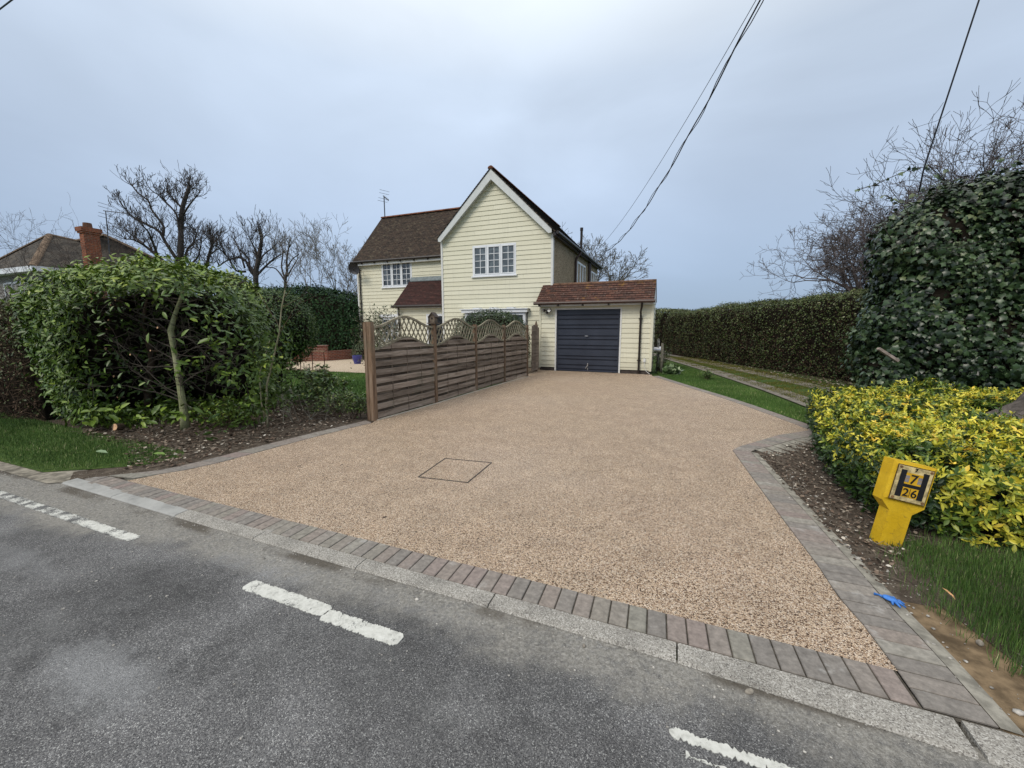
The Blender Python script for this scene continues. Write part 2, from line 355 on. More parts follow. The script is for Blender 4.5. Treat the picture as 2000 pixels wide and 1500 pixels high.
LO = [(-5.66, 2.27), (-5.47, 2.44), (-5.30, 2.62), (-5.24, 3.0), (-5.20, 3.4), (-5.15, 3.9), (-5.10, 4.3), (-5.00, 4.9), (-4.92, 5.42)]
gravel = [(-5.30, 2.26), (1.06, 2.25)] + RI[1:] + BI[1:] + UI[1:] + [(-.70, 14.64), (-4.76, 14.64), (-4.76, 15.24), (-6.5, 15.24), (-4.62, 12.5), (-4.60, 10.8), (-4.62, 9.1), (-4.68, 7.3), (-4.78, 5.5)] + LI[::-1][:-1]
poly_sheet('driveway', gravel, -.003, MRES)
# soil beds
poly_sheet('soil_bed', [(-5.75, 2.1), (-5.45, 2.3), (-5.16, 2.6), (-5.08, 3.0), (-5.0, 3.9), (-4.86, 5.0), (-4.78, 5.44), (-4.86, 7.2), (-7.5, 6.6), (-11, 5.5), (-14, 3.2), (-8.2, 2.95), (-6.6, 2.75), (-6.0, 2.45), (-6.2, 2.2), (-5.9, 2.05)], -.008, MSOIL)
MDIRT = plain('dusty_dirt', (.22, .20, .165), .95, .1, .5, 9, bump=.9)
poly_sheet('dusty_edge', [(-16, 1.88), (-6, 1.92), (-5.88, 2.0), (-5.86, 2.1), (-6.1, 2.3), (-7, 2.12), (-9, 2.14), (-16, 2.1)], -.009, MDIRT)
poly_sheet('soil_bed', [(1.29, 2.02), (1.22, 3.1), (1.08, 4.7), (.985, 5.83), (1.66, 6.72), (2.25, 7.3), (5, 7.3), (5.5, 6), (4.5, 4.4), (2.1, 3.9), (1.5, 3.3), (1.5, 2.9), (1.3, 2.9)], -.008, MSOIL)
MSAND = plain('sandy_earth', (.16, .115, .07), .95, .1, .5, 9, bump=1.0)
poly_sheet('sandy_edge', [(1.28, 2.02), (1.24, 3.0), (1.6, 3.0), (1.75, 2.6), (2.4, 2.25), (6.5, 1.95), (6.5, 1.7)], -.0095, MSAND)
# garden patio, farm track, lawn strip
poly_sheet('patio', [(-24, 10.9), (-13.8, 11.25), (-9.6, 11.5), (-4.9, 12.6), (-4.9, 15.3), (-9.4, 17.0), (-16, 17.4), (-24, 17.5)], -.02, MPAT)
def strip(name, cl, w, z, mat):
    L = [(x - w / 2, y) for x, y in cl]; Rr = [(x + w / 2, y) for x, y in cl]; return poly_sheet(name, L + Rr[::-1], z, mat)
poly_sheet('track_verge', [(3.9, 5.5), (2.72, 9.0), (2.15, 12.6), (1.1, 16.9), (-.2, 21.6), (-3, 30), (-12, 50), (-8, 50), (1.5, 28), (6.6, 15.5), (9.5, 9), (9.5, 5.5)], -.028, None or MG)
strip('wheel_rut', [(3.3, 7.5), (2.98, 9.4), (2.5, 12.2), (1.72, 15.6), (.8, 19.2), (-.3, 23.2), (-2.5, 31), (-8, 46)], .62, -.018, MTRK)
strip('wheel_rut', [(5.0, 7.5), (4.55, 9.8), (3.95, 12.4), (3.2, 15.2), (2.3, 18.1), (1.2, 21.6), (-.5, 27), (-6, 46)], .55, -.018, MTRK)

# pavers ------------------------------------------------------------
def resample(pl, n):
    pl = np.array(pl, float); d = np.concatenate([[0], np.cumsum(np.linalg.norm(np.diff(pl, axis=0), axis=1))]); t = np.linspace(0, d[-1], n)
    return np.stack([np.interp(t, d, pl[:, i]) for i in range(2)], 1), d[-1]
def blocks(mb, A, B, ln, gap=.0075, z=.004, h=.05, jit=.0015):
    _, L = resample(A, 3); _, L2 = resample(B, 3); n = max(2, round((L + L2) / 2 / ln)); a, _ = resample(A, n + 1); b, _ = resample(B, n + 1)
    for i in range(n):
        q = np.array([a[i], a[i + 1], b[i + 1], b[i]]); c = q.mean(0); dz = random.uniform(-jit, jit) + z
        def ins(k):
            o = []
            for j in range(4):
                p, pn, pp = q[j], q[(j + 1) % 4], q[j - 1]
                o.append(p + k * (pn - p) / np.linalg.norm(pn - p) + k * (pp - p) / np.linalg.norm(pp - p))
            return o
        lo = ins(gap / 2); hi = ins(gap / 2 + .004)
        vs = [(*p, -h) for p in lo] + [(*p, dz - .004) for p in lo] + [(*p, dz) for p in hi]
        fs = [(8, 9, 10, 11)] + [(k + 4, (k + 1) % 4 + 4, (k + 1) % 4 + 8, k + 8) for k in range(4)] + [(k, (k + 1) % 4, (k + 1) % 4 + 4, k + 4) for k in range(4)]
        mb.add(vs, fs)
mb = MB()
blocks(mb, [(-5.78, 2.12), (-5.72, 2.2)], [(-5.60, 2.08), (-5.62, 2.26)], .2)
blocks(mb, [(-5.6, 2.265), (1.04, 2.25)], [(-5.6, 2.065), (1.05, 2.045)], .1)
blocks(mb, RI, RO, .102); blocks(mb, BI, BO, .1); blocks(mb, UI, UO, .1); blocks(mb, LI, LO, .2, gap=.012)
struct(mb.build('paving_border', MPAV))
mb = MB()      # mortar bed and haunching seen in the joints
for A, B in ((RI, RO), (BI, BO), (UI, UO), (LI, LO), ([(-5.62, 2.28), (1.06, 2.27)], [(-5.9, 2.06), (1.33, 2.03)])):
    a, _ = resample(A, 12); b, _ = resample(B, 12)
    for i in range(11): mb.add([(*a[i], -.0065), (*a[i + 1], -.0065), (*b[i + 1], -.0065), (*b[i], -.0065)], [(0, 1, 2, 3)])
struct(mb.build('mortar_bed', plain('mortar', (.085, .075, .062), .95, .1, .4, 30, bump=.6)))
mb = MB()
a, _ = resample(RO, 24); 
for i in range(23):
    wd0, wd1 = .05 + .05 * random.random(), .05 + .05 * random.random()
    mb.add([(*a[i], .0), (*a[i + 1], .0), (a[i + 1][0] + .075, a[i + 1][1], -.006), (a[i][0] + .075, a[i][1], -.006)], [(0, 1, 2, 3)])
a, _ = resample(BO[1:], 10)
for i in range(9): mb.add([(*a[i], -.002), (*a[i + 1], -.002), (a[i + 1][0] + .16, a[i + 1][1] - .3, -.007), (a[i][0] + .14, a[i][1] - .14, -.007)], [(0, 1, 2, 3)])
struct(mb.build('haunching', plain('haunch_concrete', (.25, .235, .20), .9, .15, .35, 12, bump=.5)))
# kerb: individual stones with mortar joints, two new pale ones at the left end
mb = MB(); xs = [-5.87, -4.93, -3.92, -2.93, -1.92, -.93, .09, 1.15, 2.15, 3.1, 4.1, 5.1, 6.1, 7.1]
def kf(x): return float(np.interp(x, [-6, -3, 0, 1.2, 8], [1.985, 1.95, 1.93, 1.87, 1.72]))
def kb(x): return float(np.interp(x, [-6, -3, 0, 1.2, 8], [2.105, 2.055, 2.042, 2.03, 1.9]))
for i in range(len(xs) - 1):
    x0, x1 = xs[i] + .004, xs[i + 1] - .004; r = .99 if i < 2 else random.uniform(0, .9)
    if i == 7: x0 += .018
    pr = lambda x: [(x, kf(x), -.06), (x, kf(x) - .004, -.012), (x, kf(x) + .01, 0.0), (x, kb(x), .004), (x, kb(x), -.06)]
    vs = pr(x0) + pr(x1); mb.add(vs, [(k, (k + 1) % 5, (k + 1) % 5 + 5, k + 5) for k in range(5)] + [(0, 1, 2, 3, 4), (9, 8, 7, 6, 5)], r)
struct(mb.build('kerb', MKERB))
# paint dashes, worn ragged outlines
def dash(x0, x1, y0, y1, wear, seed):
    rr = random.Random(seed); n = int((x1 - x0) / .006); mbb = MB(); top = []; bot = []
    for i in range(n + 1):
        x = x0 + (x1 - x0) * i / n; e_ = max(0, 1 - min(i, n - i) / 3) * .02
        lo = .0018 * math.sin(x * 37 + seed) + .0012 * math.sin(x * 91 + 2 * seed); top.append((x, y1 - e_ + lo - abs(rr.gauss(0, wear)))); bot.append((x, y0 + e_ - lo + abs(rr.gauss(0, wear))))
    for i in range(n):
        q = [bot[i], bot[i + 1], top[i + 1], top[i]]
        mbb.add([(*p, -.0125) for p in q] + [(*p, -.017) for p in q], [(0, 1, 2, 3), (0, 4, 5, 1), (2, 6, 7, 3), (1, 5, 6, 2), (3, 7, 4, 0)], 0)
    return struct(mbb.build('road_marking', MPAINT))
dash(-6.9, -3.78, 1.57, 1.665, .008, 1); dash(-2.44, -1.765, 1.513, 1.613, .0045, 2); dash(-1.772, -1.245, 1.492, 1.588, .006, 3)
dash(.06, 1.2, 1.525, 1.58, .008, 4); dash(.12, 1.0, 1.47, 1.485, .005, 5)
# recessed inspection cover filled with the same resin gravel
ic = thing('inspection_cover', 'rectangular recessed cover filled with resin gravel, outlined by a thin dark edge', 'manhole cover', (-2.24, 3.86, 0))
Q = [(-2.5, 3.5), (-1.93, 3.56), (-1.96, 4.22), (-2.56, 4.15)]
mb = MB()
for i in range(4): a, b = Q[i], Q[(i + 1) % 4]; mb.beam((*a, -.001), (*b, -.001), .013, .006, .3)
mb.build('rim', plain('rusted_edge', (.05, .04, .035), .6, .4), ic)
qc = np.array(Q).mean(0); mb = MB(); mb.add([(*(qc + (np.array(p) - qc) * .97), -.0015) for p in Q], [(0, 1, 2, 3)]); mb.build('infill', MRES, ic)

# ================================================================== HOUSE
def m_boards():
    m = NT('cream_weatherboard'); r = m.attr(); p = m.co()
    c = m.mix(r, (.67, .645, .50), (.72, .695, .55))
    c = m.mix(m.rng(m.noise(1.1, 4, .6), .4, .75, 0, .22), c, (.63, .605, .48))
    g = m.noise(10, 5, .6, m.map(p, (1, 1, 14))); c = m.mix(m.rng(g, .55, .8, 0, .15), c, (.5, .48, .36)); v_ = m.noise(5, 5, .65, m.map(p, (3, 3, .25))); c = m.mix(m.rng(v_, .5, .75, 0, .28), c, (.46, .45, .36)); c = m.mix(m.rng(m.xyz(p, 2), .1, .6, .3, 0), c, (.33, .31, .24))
    m.bump(m.noise(26, 4, .6, m.map(p, (1, 1, 12))), .12, .004); return m.fin(c, .5, .3)
def m_tiles(name, cols, lichen=(.45, .43, .36), la=.0, moss=.0, tw=.165):
    m = NT(name); uv = m.n('ShaderNodeUVMap').outputs[0]
    b = m.n('ShaderNodeTexBrick'); m.set(b.inputs['Vector'], uv); b.offset = .5; b.inputs['Scale'].default_value = 1
    b.inputs['Brick Width'].default_value = tw; b.inputs['Row Height'].default_value = 1.0; b.inputs['Mortar Size'].default_value = .006; b.inputs['Mortar Smooth'].default_value = .1
    b.inputs['Color1'].default_value = (0, 0, 0, 1); b.inputs['Color2'].default_value = (1, 1, 1, 1); b.inputs['Mortar'].default_value = (.5, .5, .5, 1)
    c = m.ramp(b.outputs['Color'], [(i / (len(cols) - 1), q) for i, q in enumerate(cols)])
    c = m.mix(1.0, c, m.ramp(m.noise(9, 5, .7), [(.3, .7), (.7, 1.35)]), 'MULTIPLY')
    c = m.mix(b.outputs['Fac'], c, (.012, .01, .009))
    if la: c = m.mix(m.math('MULTIPLY', m.rng(m.noise(22, 4, .7), .60, .68), m.rng(m.noise(1.6, 3), .42, .62, 0, la)), c, lichen)
    if moss: c = m.mix(m.rng(m.noise(2.4, 5, .7), .58, .72, 0, moss), c, (.30, .17, .03))
    m.bump(m.math('SUBTRACT', m.noise(40, 4), m.math('MULTIPLY', b.outputs['Fac'], 1.5)), .6, .006); return m.fin(c, .85, .2)
BOARD = m_boards()
WHITE = plain('white_upvc', (.74, .76, .79), .35, .4, .04, 3)
TRIM = plain('white_trim', (.68, .68, .66), .45, .35, .06, 4)
BLACK = plain('black_plastic', (.022, .016, .014), .35, .4, .2, 5)
BROWNP = plain('brown_gutter', (.045, .022, .017), .4, .4, .2, 5)
LEAD = plain('lead', (.17, .2, .21), .6, .3, .2, 8)
TILE_MAIN = m_tiles('brown_plain_tile', [(.03, .023, .019), (.05, .037, .028), (.072, .05, .036), (.042, .03, .025), (.095, .075, .052)], (.30, .27, .20), .5)
TILE_PORCH = m_tiles('porch_tile', [(.045, .022, .02), (.062, .027, .024), (.042, .024, .022), (.08, .036, .03)], (.3, .2, .16), .15)
TILE_GAR = m_tiles('garage_tile', [(.065, .034, .027), (.095, .045, .034), (.055, .033, .028), (.12, .055, .038), (.09, .052, .042)], (.52, .45, .38), .9, .6, .2)
RIDGE = plain('ridge_tile', (.14, .055, .03), .85, .2, .45, 7, bump=.5)
def m_glass(name, col, rough=.03, spec=.9, lo=.35, hi=2.4):
    m = NT(name); n = m.noise(3.2, 5, .7); c = m.mix(m.rng(n, .42, .6), tuple(k * lo for k in col), tuple(k * hi for k in col)); m.bump(m.noise(2.2, 2), .08, .03); return m.fin(c, rough, spec)  # dark-to-light mottling in the base colour stands in for pane reflections
GLASS = m_glass('window_glass', (.035, .042, .048)); 
m = NT('render_pebbledash'); c_ = m.ramp(m.xyz(m.vor(55, out='Color'), 0), [(0, (.09, .065, .04)), (.3, (.26, .20, .13)), (.7, (.42, .34, .23)), (1, (.58, .51, .39))])
c_ = m.mix(m.rng(m.noise(1.2, 4), .4, .7, 0, .35), c_, (.18, .135, .085)); m.bump(m.vor(55), .9, .01); PEB = m.fin(c_, .9, .15)

def courses(mb, z0, z1, gauge, xr, face, openings=(), axis='y', proj=.022, sgn=-1, off=0.):
    """lapped boards; xr(z)->(a,b); face = wall plane; boards lean out by proj at the foot"""
    z = z0 + off
    if off > 0: z -= gauge
    while z < z1 - 1e-4:
        a, b = max(z, z0), min(z + gauge, z1)
        # split vertically at openings that start or end inside the course
        cuts = sorted({a, b} | {q for o in openings for q in (o[2], o[3]) if a + 1e-4 < q < b - 1e-4})
        r = random.random()
        for c0, c1 in zip(cuts[:-1], cuts[1:]):
            xa0, xb0 = xr(c0); xa1, xb1 = xr(c1)
            iv = [(xa0, xb0, xa1, xb1)]
            for o in openings:
                if o[2] < (c0 + c1) / 2 < o[3]:
                    nv = []
                    for (p0, q0, p1, q1) in iv:
                        if o[1] <= p0 or o[0] >= q0: nv.append((p0, q0, p1, q1)); continue
                        if o[0] > p0: nv.append((p0, o[0], p1, o[0]))
                        if o[1] < q0: nv.append((o[1], q0, o[1], q1))
                    iv = nv
            iv2 = []
            for (p0, q0, p1, q1) in iv:
                if min(q0 - p0, q1 - p1) > 2.0: jx = random.uniform(max(p0, p1) + .5, min(q0, q1) - .5); iv2 += [(p0, jx - .0015, p1, jx - .0015), (jx + .0015, q0, jx + .0015, q1)]
                else: iv2.append((p0, q0, p1, q1))
            for (p0, q0, p1, q1) in iv2:
                if q0 - p0 < .003 and q1 - p1 < .003: continue
                r = random.random()
                t0 = 1 - (c0 - z) / gauge; t1 = 1 - (c1 - z) / gauge
                y0 = face + sgn * (.004 + proj * t0); y1 = face + sgn * (.004 + proj * t1)
                if axis == 'y': vs = [(p0, y0, c0), (q0, y0, c0), (q1, y1, c1), (p1, y1, c1), (p0, face, c0), (q0, face, c0), (q1, face, c1), (p1, face, c1)]
                else: vs = [(y0, p0, c0), (y0, q0, c0), (y1, q1, c1), (y1, p1, c1), (face, p0, c0), (face, q0, c0), (face, q1, c1), (face, p1, c1)]
                mb.add(vs, [(0, 1, 2, 3), (0, 4, 5, 1), (0, 3, 7, 4), (1, 5, 6, 2)], r)
        z += gauge
def roof_plane(mb, o, ex, up, W, Ls, gauge=.1, step=.016, wfun=None, thick=.03):
    """tiled plane from eave origin o, ex along eave, up the slope; wfun(s)->(a,b) limits along the eave at slope length s"""
    o, ex, up = Vector(o), Vector(ex).normalized(), Vector(up).normalized(); n = ex.cross(up).normalized()
    if n.z < 0: n = -n
    k = int(math.ceil(Ls / gauge)); g = Ls / k
    for i in range(k):
        s0, s1 = i * g, (i + 1) * g
        a0, b0 = wfun(s0) if wfun else (0, W); a1, b1 = wfun(s1) if wfun else (0, W)
        j = random.uniform(-.002, .002)
        P = lambda a, s, h: o + ex * a + up * s + n * h
        vs = [P(a0, s0, step + j), P(b0, s0, step + j), P(b1, s1, 0.002), P(a1, s1, 0.002), P(a0, s0, -thick), P(b0, s0, -thick), P(b1, s1, -thick), P(a1, s1, -thick)]
        mb.add(vs, [(0, 1, 2, 3), (0, 4, 5, 1), (1, 5, 6, 2), (3, 7, 4, 0), (4, 7, 6, 5)], None,
               uvs=[[(a0, i + .02), (b0, i + .02), (b1, i + .98), (a1, i + .98)]] + [[(a0, i + .5)] * 4] * 4)
def half_pipe_ridge(mb, a, b, r=.11, n=7, seg=.3):
    a, b = Vector(a), Vector(b); d = b - a; L = d.length; k = max(1, round(L / seg)); d.normalize(); x = d.cross(Vector((0, 0, 1))).normalized(); z = x.cross(d)
    for i in range(k):
        p, q = a + d * (L * i / k + .006), a + d * (L * (i + 1) / k); an = [math.pi * j / (n - 1) for j in range(n)]
        vs = [c + x * math.cos(t) * r * (1 + random.uniform(-.02, .02)) + z * (math.sin(t) * r * .8 - .05) for c in (p, q) for t in an]
        mb.add(vs, [(j, j + 1, n + j + 1, n + j) for j in range(n - 1)] + [tuple(range(n)), tuple(range(2 * n - 1, n - 1, -1))])
def gutter(name, a, b, parent, mat, r=.056, brackets=0):
    mb = MB(); a, b = Vector(a), Vector(b); mb.tube([a, b], r, 10)
    mb.build(name, mat, parent, smooth=False)
def downpipe(pts, parent, mat, r=.034, clips=()):
    mb = MB(); mb.tube(pts, r, 10)
    for c in clips: c = Vector(c); mb.tube([c - Vector((0, 0, .025)), c + Vector((0, 0, .025))], r * 1.35, 10); mb.box(c.x - .07, c.x + .07, c.y - .01, c.y + .03, c.z - .012, c.z + .012)
    mb.build('downpipe', mat, parent, smooth=False)
def window(x0, x1, z0, z1, y, lights, parent, cols=2, rows=4, axis='y', sgn=-1, sill=True, bars=True, name='window', pane_mat=None, sill_over=.05):
    """casement window; y = wall face; frame stands proud towards sgn"""
    pane_mat = pane_mat or GLASS
    def B(mb, a, b, d0, d1, c, d, r=None):
        lo, hi = sorted((y + sgn * d0, y + sgn * d1))
        return mb.box(a, b, lo, hi, c, d, r) if axis == 'y' else mb.box(lo, hi, a, b, c, d, r)
    fw = .055; f = MB()
    B(f, x0, x0 + fw, -.04, .045, z0, z1); B(f, x1 - fw, x1, -.04, .045, z0, z1)
    B(f, x0 + fw, x1 - fw, -.04, .044, z1 - fw, z1); B(f, x0 + fw, x1 - fw, -.04, .044, z0, z0 + fw)
    lw = (x1 - x0 - 2 * fw) / lights
    for i in range(1, lights): xm = x0 + fw + lw * i; B(f, xm - .025, xm + .025, -.04, .043, z0 + fw, z1 - fw)
    F = f.build(name, WHITE, parent)
    for i in range(lights):
        a, b = x0 + fw + lw * i + (.025 if i else 0), x0 + fw + lw * (i + 1) - (.025 if i < lights - 1 else 0); c, d = z0 + fw, z1 - fw
        s_ = MB(); sw = .045
        B(s_, a + .003, a + sw, 0, .058, c + .003, d - .003); B(s_, b - sw, b - .003, 0, .058, c + .003, d - .003)
        B(s_, a + sw, b - sw, 0, .057, d - sw, d - .003); B(s_, a + sw, b - sw, 0, .057, c + .003, c + sw)
        if bars:
            for k in range(1, cols): xm = a + sw + (b - a - 2 * sw) * k / cols; B(s_, xm - .011, xm + .011, .012, .034, c + sw, d - sw)
            for k in range(1, rows): zm = c + sw + (d - c - 2 * sw) * k / rows; B(s_, a + sw, b - sw, .012, .032, zm - .011, zm + .011)
        s_.build('sash', WHITE, F)
        g = MB(); B(g, a + sw - .005, b - sw + .005, .0, .014, c + sw - .005, d - sw + .005); g.build('pane', pane_mat, F)
    if sill:
        q = MB(); B(q, x0 - sill_over, x1 + sill_over, -.02, .11, z0 - .045, z0 - .002); q.build('sill', WHITE, F)
    return F

H = thing('house', 'cream weatherboarded house with tall front gable and attached garage at the end of the driveway', 'house', (-8, 18, 0))
GX0, GX1, GY = -9.32, -4.47, 15.25; AX, AZ = -6.92, 7.70; SL = .98
# gable front --------------------------------------------------------
W1 = (-7.86, -5.95, 3.68, 4.90); BAY = (-8.2, -5.50, .75, 2.2)
mb = MB()
def gx(z):
    h = (AZ - .16 - z) / SL; return (max(GX0, AX - h), min(GX1, AX + h))
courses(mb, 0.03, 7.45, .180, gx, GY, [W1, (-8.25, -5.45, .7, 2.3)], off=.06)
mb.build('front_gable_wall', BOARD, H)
mb = MB()   # solid wall behind
mb.prism([(GX0, -.04), (GX1, -.04), (GX1, AZ - .2 - SL * (GX1 - AX)), (AX, AZ - .2), (GX0, AZ - .2 - SL * (AX - GX0))], 'y', GY + .1, GY + .2)
mb.box(GX1 - .15, GX1, GY + .2, 24.6, -.04, 5.1); mb.box(GX0, GX0 + .15, GY + .2, 24.6, -.04, 5.1); mb.box(GX0, GX1, 24.6, 24.75, -.04, 5.1)
mb.prism([(GX0, 5.1), (GX1, 5.1), (AX, AZ - .2)], 'y', 24.6, 24.75)
mb.build('side_wall', PEB, H)['label'] = 'brown pebble-dashed side wall of the gabled block'
mb = MB(); mb.box(GX0 - .03, GX0 + .05, GY - .045, GY + .1, -.03, 5.2); mb.build('corner_board', TRIM, H)
mb = MB(); mb.box(GX1 - .05, GX1 + .03, GY - .045, GY + .1, -.03, 5.2)
mb.build('corner_board', TRIM, H)
window(*W1, GY + .02, 3, H, 2, 4, pane_mat=m_glass('sky_reflection_glass', (.09, .11, .12), .06, .9, .75, 1.35))  # pale grey base colour imitates the sky reflected in these panes
# ground floor bay under white hood
F = window(BAY[0], BAY[1], BAY[2], BAY[3], GY - .12, 3, H, 2, 3, name='bay_window')
mb = MB(); mb.box(BAY[0] - .1, BAY[1] + .1, GY - .26, GY, 2.205, 2.33); mb.box(BAY[0] - .15, BAY[1] + .15, GY - .31, GY, 2.33, 2.36)
mb.box(BAY[0] + .002, BAY[0] + .05, GY - .16, GY + .1, .7, 2.2); mb.box(BAY[1] - .05, BAY[1] - .002, GY - .16, GY + .1, .7, 2.2)
for x in (-7.6, -6.85, -6.1): mb.box(x - .15, x + .15, GY - .29, GY - .02, 2.36, 2.40)
mb.build('hood', WHITE, F)
# main roof, ridge runs back from the gable
RL = Vector((1, 0, SL)).normalized()
def main_slope(side):
    half = 2.47 if side < 0 else 2.62; L = half * math.sqrt(1 + SL * SL)
    o = (AX + side * half, 14.98, AZ - SL * half); mb = MB()
    roof_plane(mb, o, (0, 1, 0), (-side, 0, SL), 9.95, L - .02); return mb
for sd_ in (-1, 1): main_slope(sd_).build('roof_slope', TILE_MAIN, H)
mb = MB(); half_pipe_ridge(mb, (AX, 14.98, AZ + .03), (AX, 24.9, AZ + .03), .12); mb.build('ridge_tiles', RIDGE, H)
mb = MB()   # barge boards: deep white boards under the verge, with returns at the feet
for sd_, half in ((-1, 2.43), (1, 2.47)):
    e_ = (AX + sd_ * half, AZ - .045 - SL * half); bw = .27
    mb.prism([(AX, AZ - .045), e_, (e_[0], e_[1] - .13), (e_[0] - sd_ * .12, e_[1] - .15), (AX, AZ - .045 - bw * 1.4)], 'y', 15.005, 15.03)
    mb.prism([(AX, AZ - .06 - .26), (e_[0] - sd_ * .02, e_[1] - .1), (e_[0] - sd_ * .02, e_[1] - .14), (AX, AZ - .06 - .31)], 'y', 15.032, GY - .005)
mb.build('barge_board', plain('barge_paint', (.60, .62, .62), .45, .35, .06, 5), H)
gutter('gutter', (-4.22, 15.02, 5.10), (-4.22, 24.9, 5.10), H, BLACK, .06)
mb = MB(); mb.box(-4.40, -4.29, 15.05, 24.9, 5.00, 5.12); mb.build('fascia', BLACK, H)
# side windows, pipes and flue on the pebble-dashed wall
window(19.35, 21.2, 3.2, 4.72, GX1 - .02, 3, H, axis='x', sgn=1, bars=False)
window(22.7, 24.45, 3.2, 4.70, GX1 - .02, 3, H, axis='x', sgn=1, bars=False)
downpipe([(-4.22, 18.95, 5.05), (-4.24, 18.93, 4.93), (-4.38, 18.8, 4.74), (-4.40, 18.8, 4.6), (-4.40, 18.8, 2.9)], H, BROWNP, .05)
downpipe([(-4.40, 21.9, 5.05), (-4.40, 21.9, 2.9)], H, BROWNP, .05); downpipe([(-4.40, 22.2, 5.05), (-4.40, 22.2, 2.9)], H, BROWNP, .04)
mb = MB(); mb.tube([(-4.42, 19.95, 5.0), (-4.42, 19.95, 6.2)], .06, 12); mb.tube([(-4.42, 19.95, 6.2), (-4.42, 19.95, 6.34)], .075, 12); mb.build('soil_pipe', BLACK, H)

# left wing -----------------------------------------------------------
WY = 17.7; WX0, WX1 = -16.12, GX0; W2 = (-14.50, -12.60, 3.70, 4.97); W3 = (-14.62, -12.7, .9, 2.12)
mb = MB(); courses(mb, 0.03, 5.0, .178, lambda z: (WX0, WX1), WY, [W2, W3], off=.1); mb.build('wing_wall', BOARD, H)
mb = MB(); mb.box(WX0, WX1 + 1, WY + .1, WY + .2, -.04, 5.0); mb.box(WX0, WX0 + .12, WY + .2, 22.4, -.04, 5.0); mb.box(WX0, WX1 + 1, 22.4, 22.5, -.04, 5.0)
mb.prism([(WY + .1, 5.0), (22.4, 5.0), (20.05, 7.65)], 'x', WX0, WX0 + .12); mb.build('wing_end_wall', plain('cream_render', (.62, .6, .42), .8, .2, .08, 3), H)
mb = MB(); mb.box(WX0 - .03, WX0 + .05, WY - .045, WY + .1, -.03, 4.98); mb.build('corner_board', TRIM, H)
window(*W2, WY + .02, 3, H, 2, 4); window(*W3, WY + .02, 3, H, 2, 3)
mb = MB(); mb.box(-14.72, -12.6, WY - .10, WY, 2.14, 2.3); mb.build('window_head', WHITE, H)
EY, EZ, RY, RZ = 17.42, 5.06, 20.0, 7.92; sl = (RZ - EZ) / (RY - EY); Ls = math.hypot(RZ - EZ, RY - EY)
mb = MB(); roof_plane(mb, (-16.22, EY, EZ), (1, 0, 0), (0, 1, sl), 9.2, Ls); mb.build('roof_slope', TILE_MAIN, H)
mb = MB(); roof_plane(mb, (-16.22, 2 * RY - EY, EZ), (1, 0, 0), (0, -1, sl), 9.2, Ls); mb.build('roof_slope', TILE_MAIN, H)
mb = MB(); half_pipe_ridge(mb, (-16.22, RY, RZ + .03), (-7.2, RY, RZ + .03), .12); mb.build('ridge_tiles', RIDGE, H)
mb = MB(); mb.box(-16.18, GX0 - .04, 17.47, 17.66, 4.86, 5.03); mb.build('fascia', TRIM, H)
gutter('gutter', (-16.28, 17.40, 5.03), (GX0 - .05, 17.40, 5.03), H, BLACK, .062)
mb = MB()
for i in range(8): x = -15.6 + .82 * i; mb.box(x, x + .05, 17.38, 17.47, 4.92, 4.99)
mb.build('gutter_bracket', BLACK, H)
downpipe([(-15.92, 17.4, 4.98), (-15.92, 17.52, 4.84), (-15.92, 17.62, 4.7), (-15.92, 17.62, .02)], H, BLACK, .036, [(-15.92, 17.62, 4.3), (-15.92, 17.62, 2.9), (-15.92, 17.62, 1.5)])

# porch ---------------------------------------------------------------
PY = 16.45; PD = (-10.98, -9.50, .05, 2.24)
mb = MB(); courses(mb, .03, 2.56, .178, lambda z: (-12.62, GX0), PY, [PD], off=.02)
mb.build('porch_wall', BOARD, H)
mb = MB(); mb.box(-12.60, GX0, PY + .1, PY + .2, -.04, 2.55); mb.box(-12.60, -12.48, PY + .2, WY, -.04, 2.55); mb.prism([(PY + .1, 2.55), (WY, 2.55), (WY, 3.8)], 'x', -12.60, -12.48)
mb.build('porch_side_wall', plain('porch_cream', (.63, .61, .42), .7, .2, .06, 3), H)
mb = MB(); mb.box(-12.65, -12.57, PY - .045, PY + .1, -.03, 2.55); mb.build('corner_board', TRIM, H)
pz0, pz1, py0, py1 = 2.63, 4.03, 16.18, 17.68; psl = (pz1 - pz0) / (py1 - py0)
mb = MB(); roof_plane(mb, (-12.68, py0, pz0), (1, 0, 0), (0, 1, psl), -GX0 * 0 + (12.68 + GX0) - .02, math.hypot(pz1 - pz0, py1 - py0), gauge=.1); mb.build('porch_roof', TILE_PORCH, H)
mb = MB(); mb.add([(-12.66, WY - .035, 4.14), (GX0 - .03, WY - .035, 4.14), (GX0 - .03, WY - .19, 3.93), (-12.62, WY - .19, 3.93), (-12.66, WY - .02, 4.14), (GX0 - .03, WY - .02, 4.14), (GX0 - .03, WY - .18, 3.90), (-12.62, WY - .18, 3.90)], [(0, 1, 2, 3), (7, 6, 5, 4), (0, 4, 5, 1), (2, 6, 7, 3), (1, 5, 6, 2), (3, 7, 4, 0)]); mb.build('lead_flashing', LEAD, H)
mb = MB(); mb.box(-12.62, GX0 - .04, 16.26, 16.42, 2.50, 2.60); mb.build('fascia', TRIM, H)
gutter('gutter', (-12.76, 16.16, 2.60), (GX0 + .02 - .06, 16.16, 2.60), H, BLACK, .062)
downpipe([(-12.4, 16.2, 2.56), (-12.4, 16.24, 2.44), (-12.5, 16.36, 2.28), (-12.5, 16.37, 2.1), (-12.5, 16.37, .02)], H, BLACK, .036)
F = window(PD[0], PD[1], PD[2], PD[3], PY + .02, 1, H, 1, 1, sill=False, bars=False, name='glazed_door', pane_mat=m_glass('dark_glass', (.012, .014, .017)))
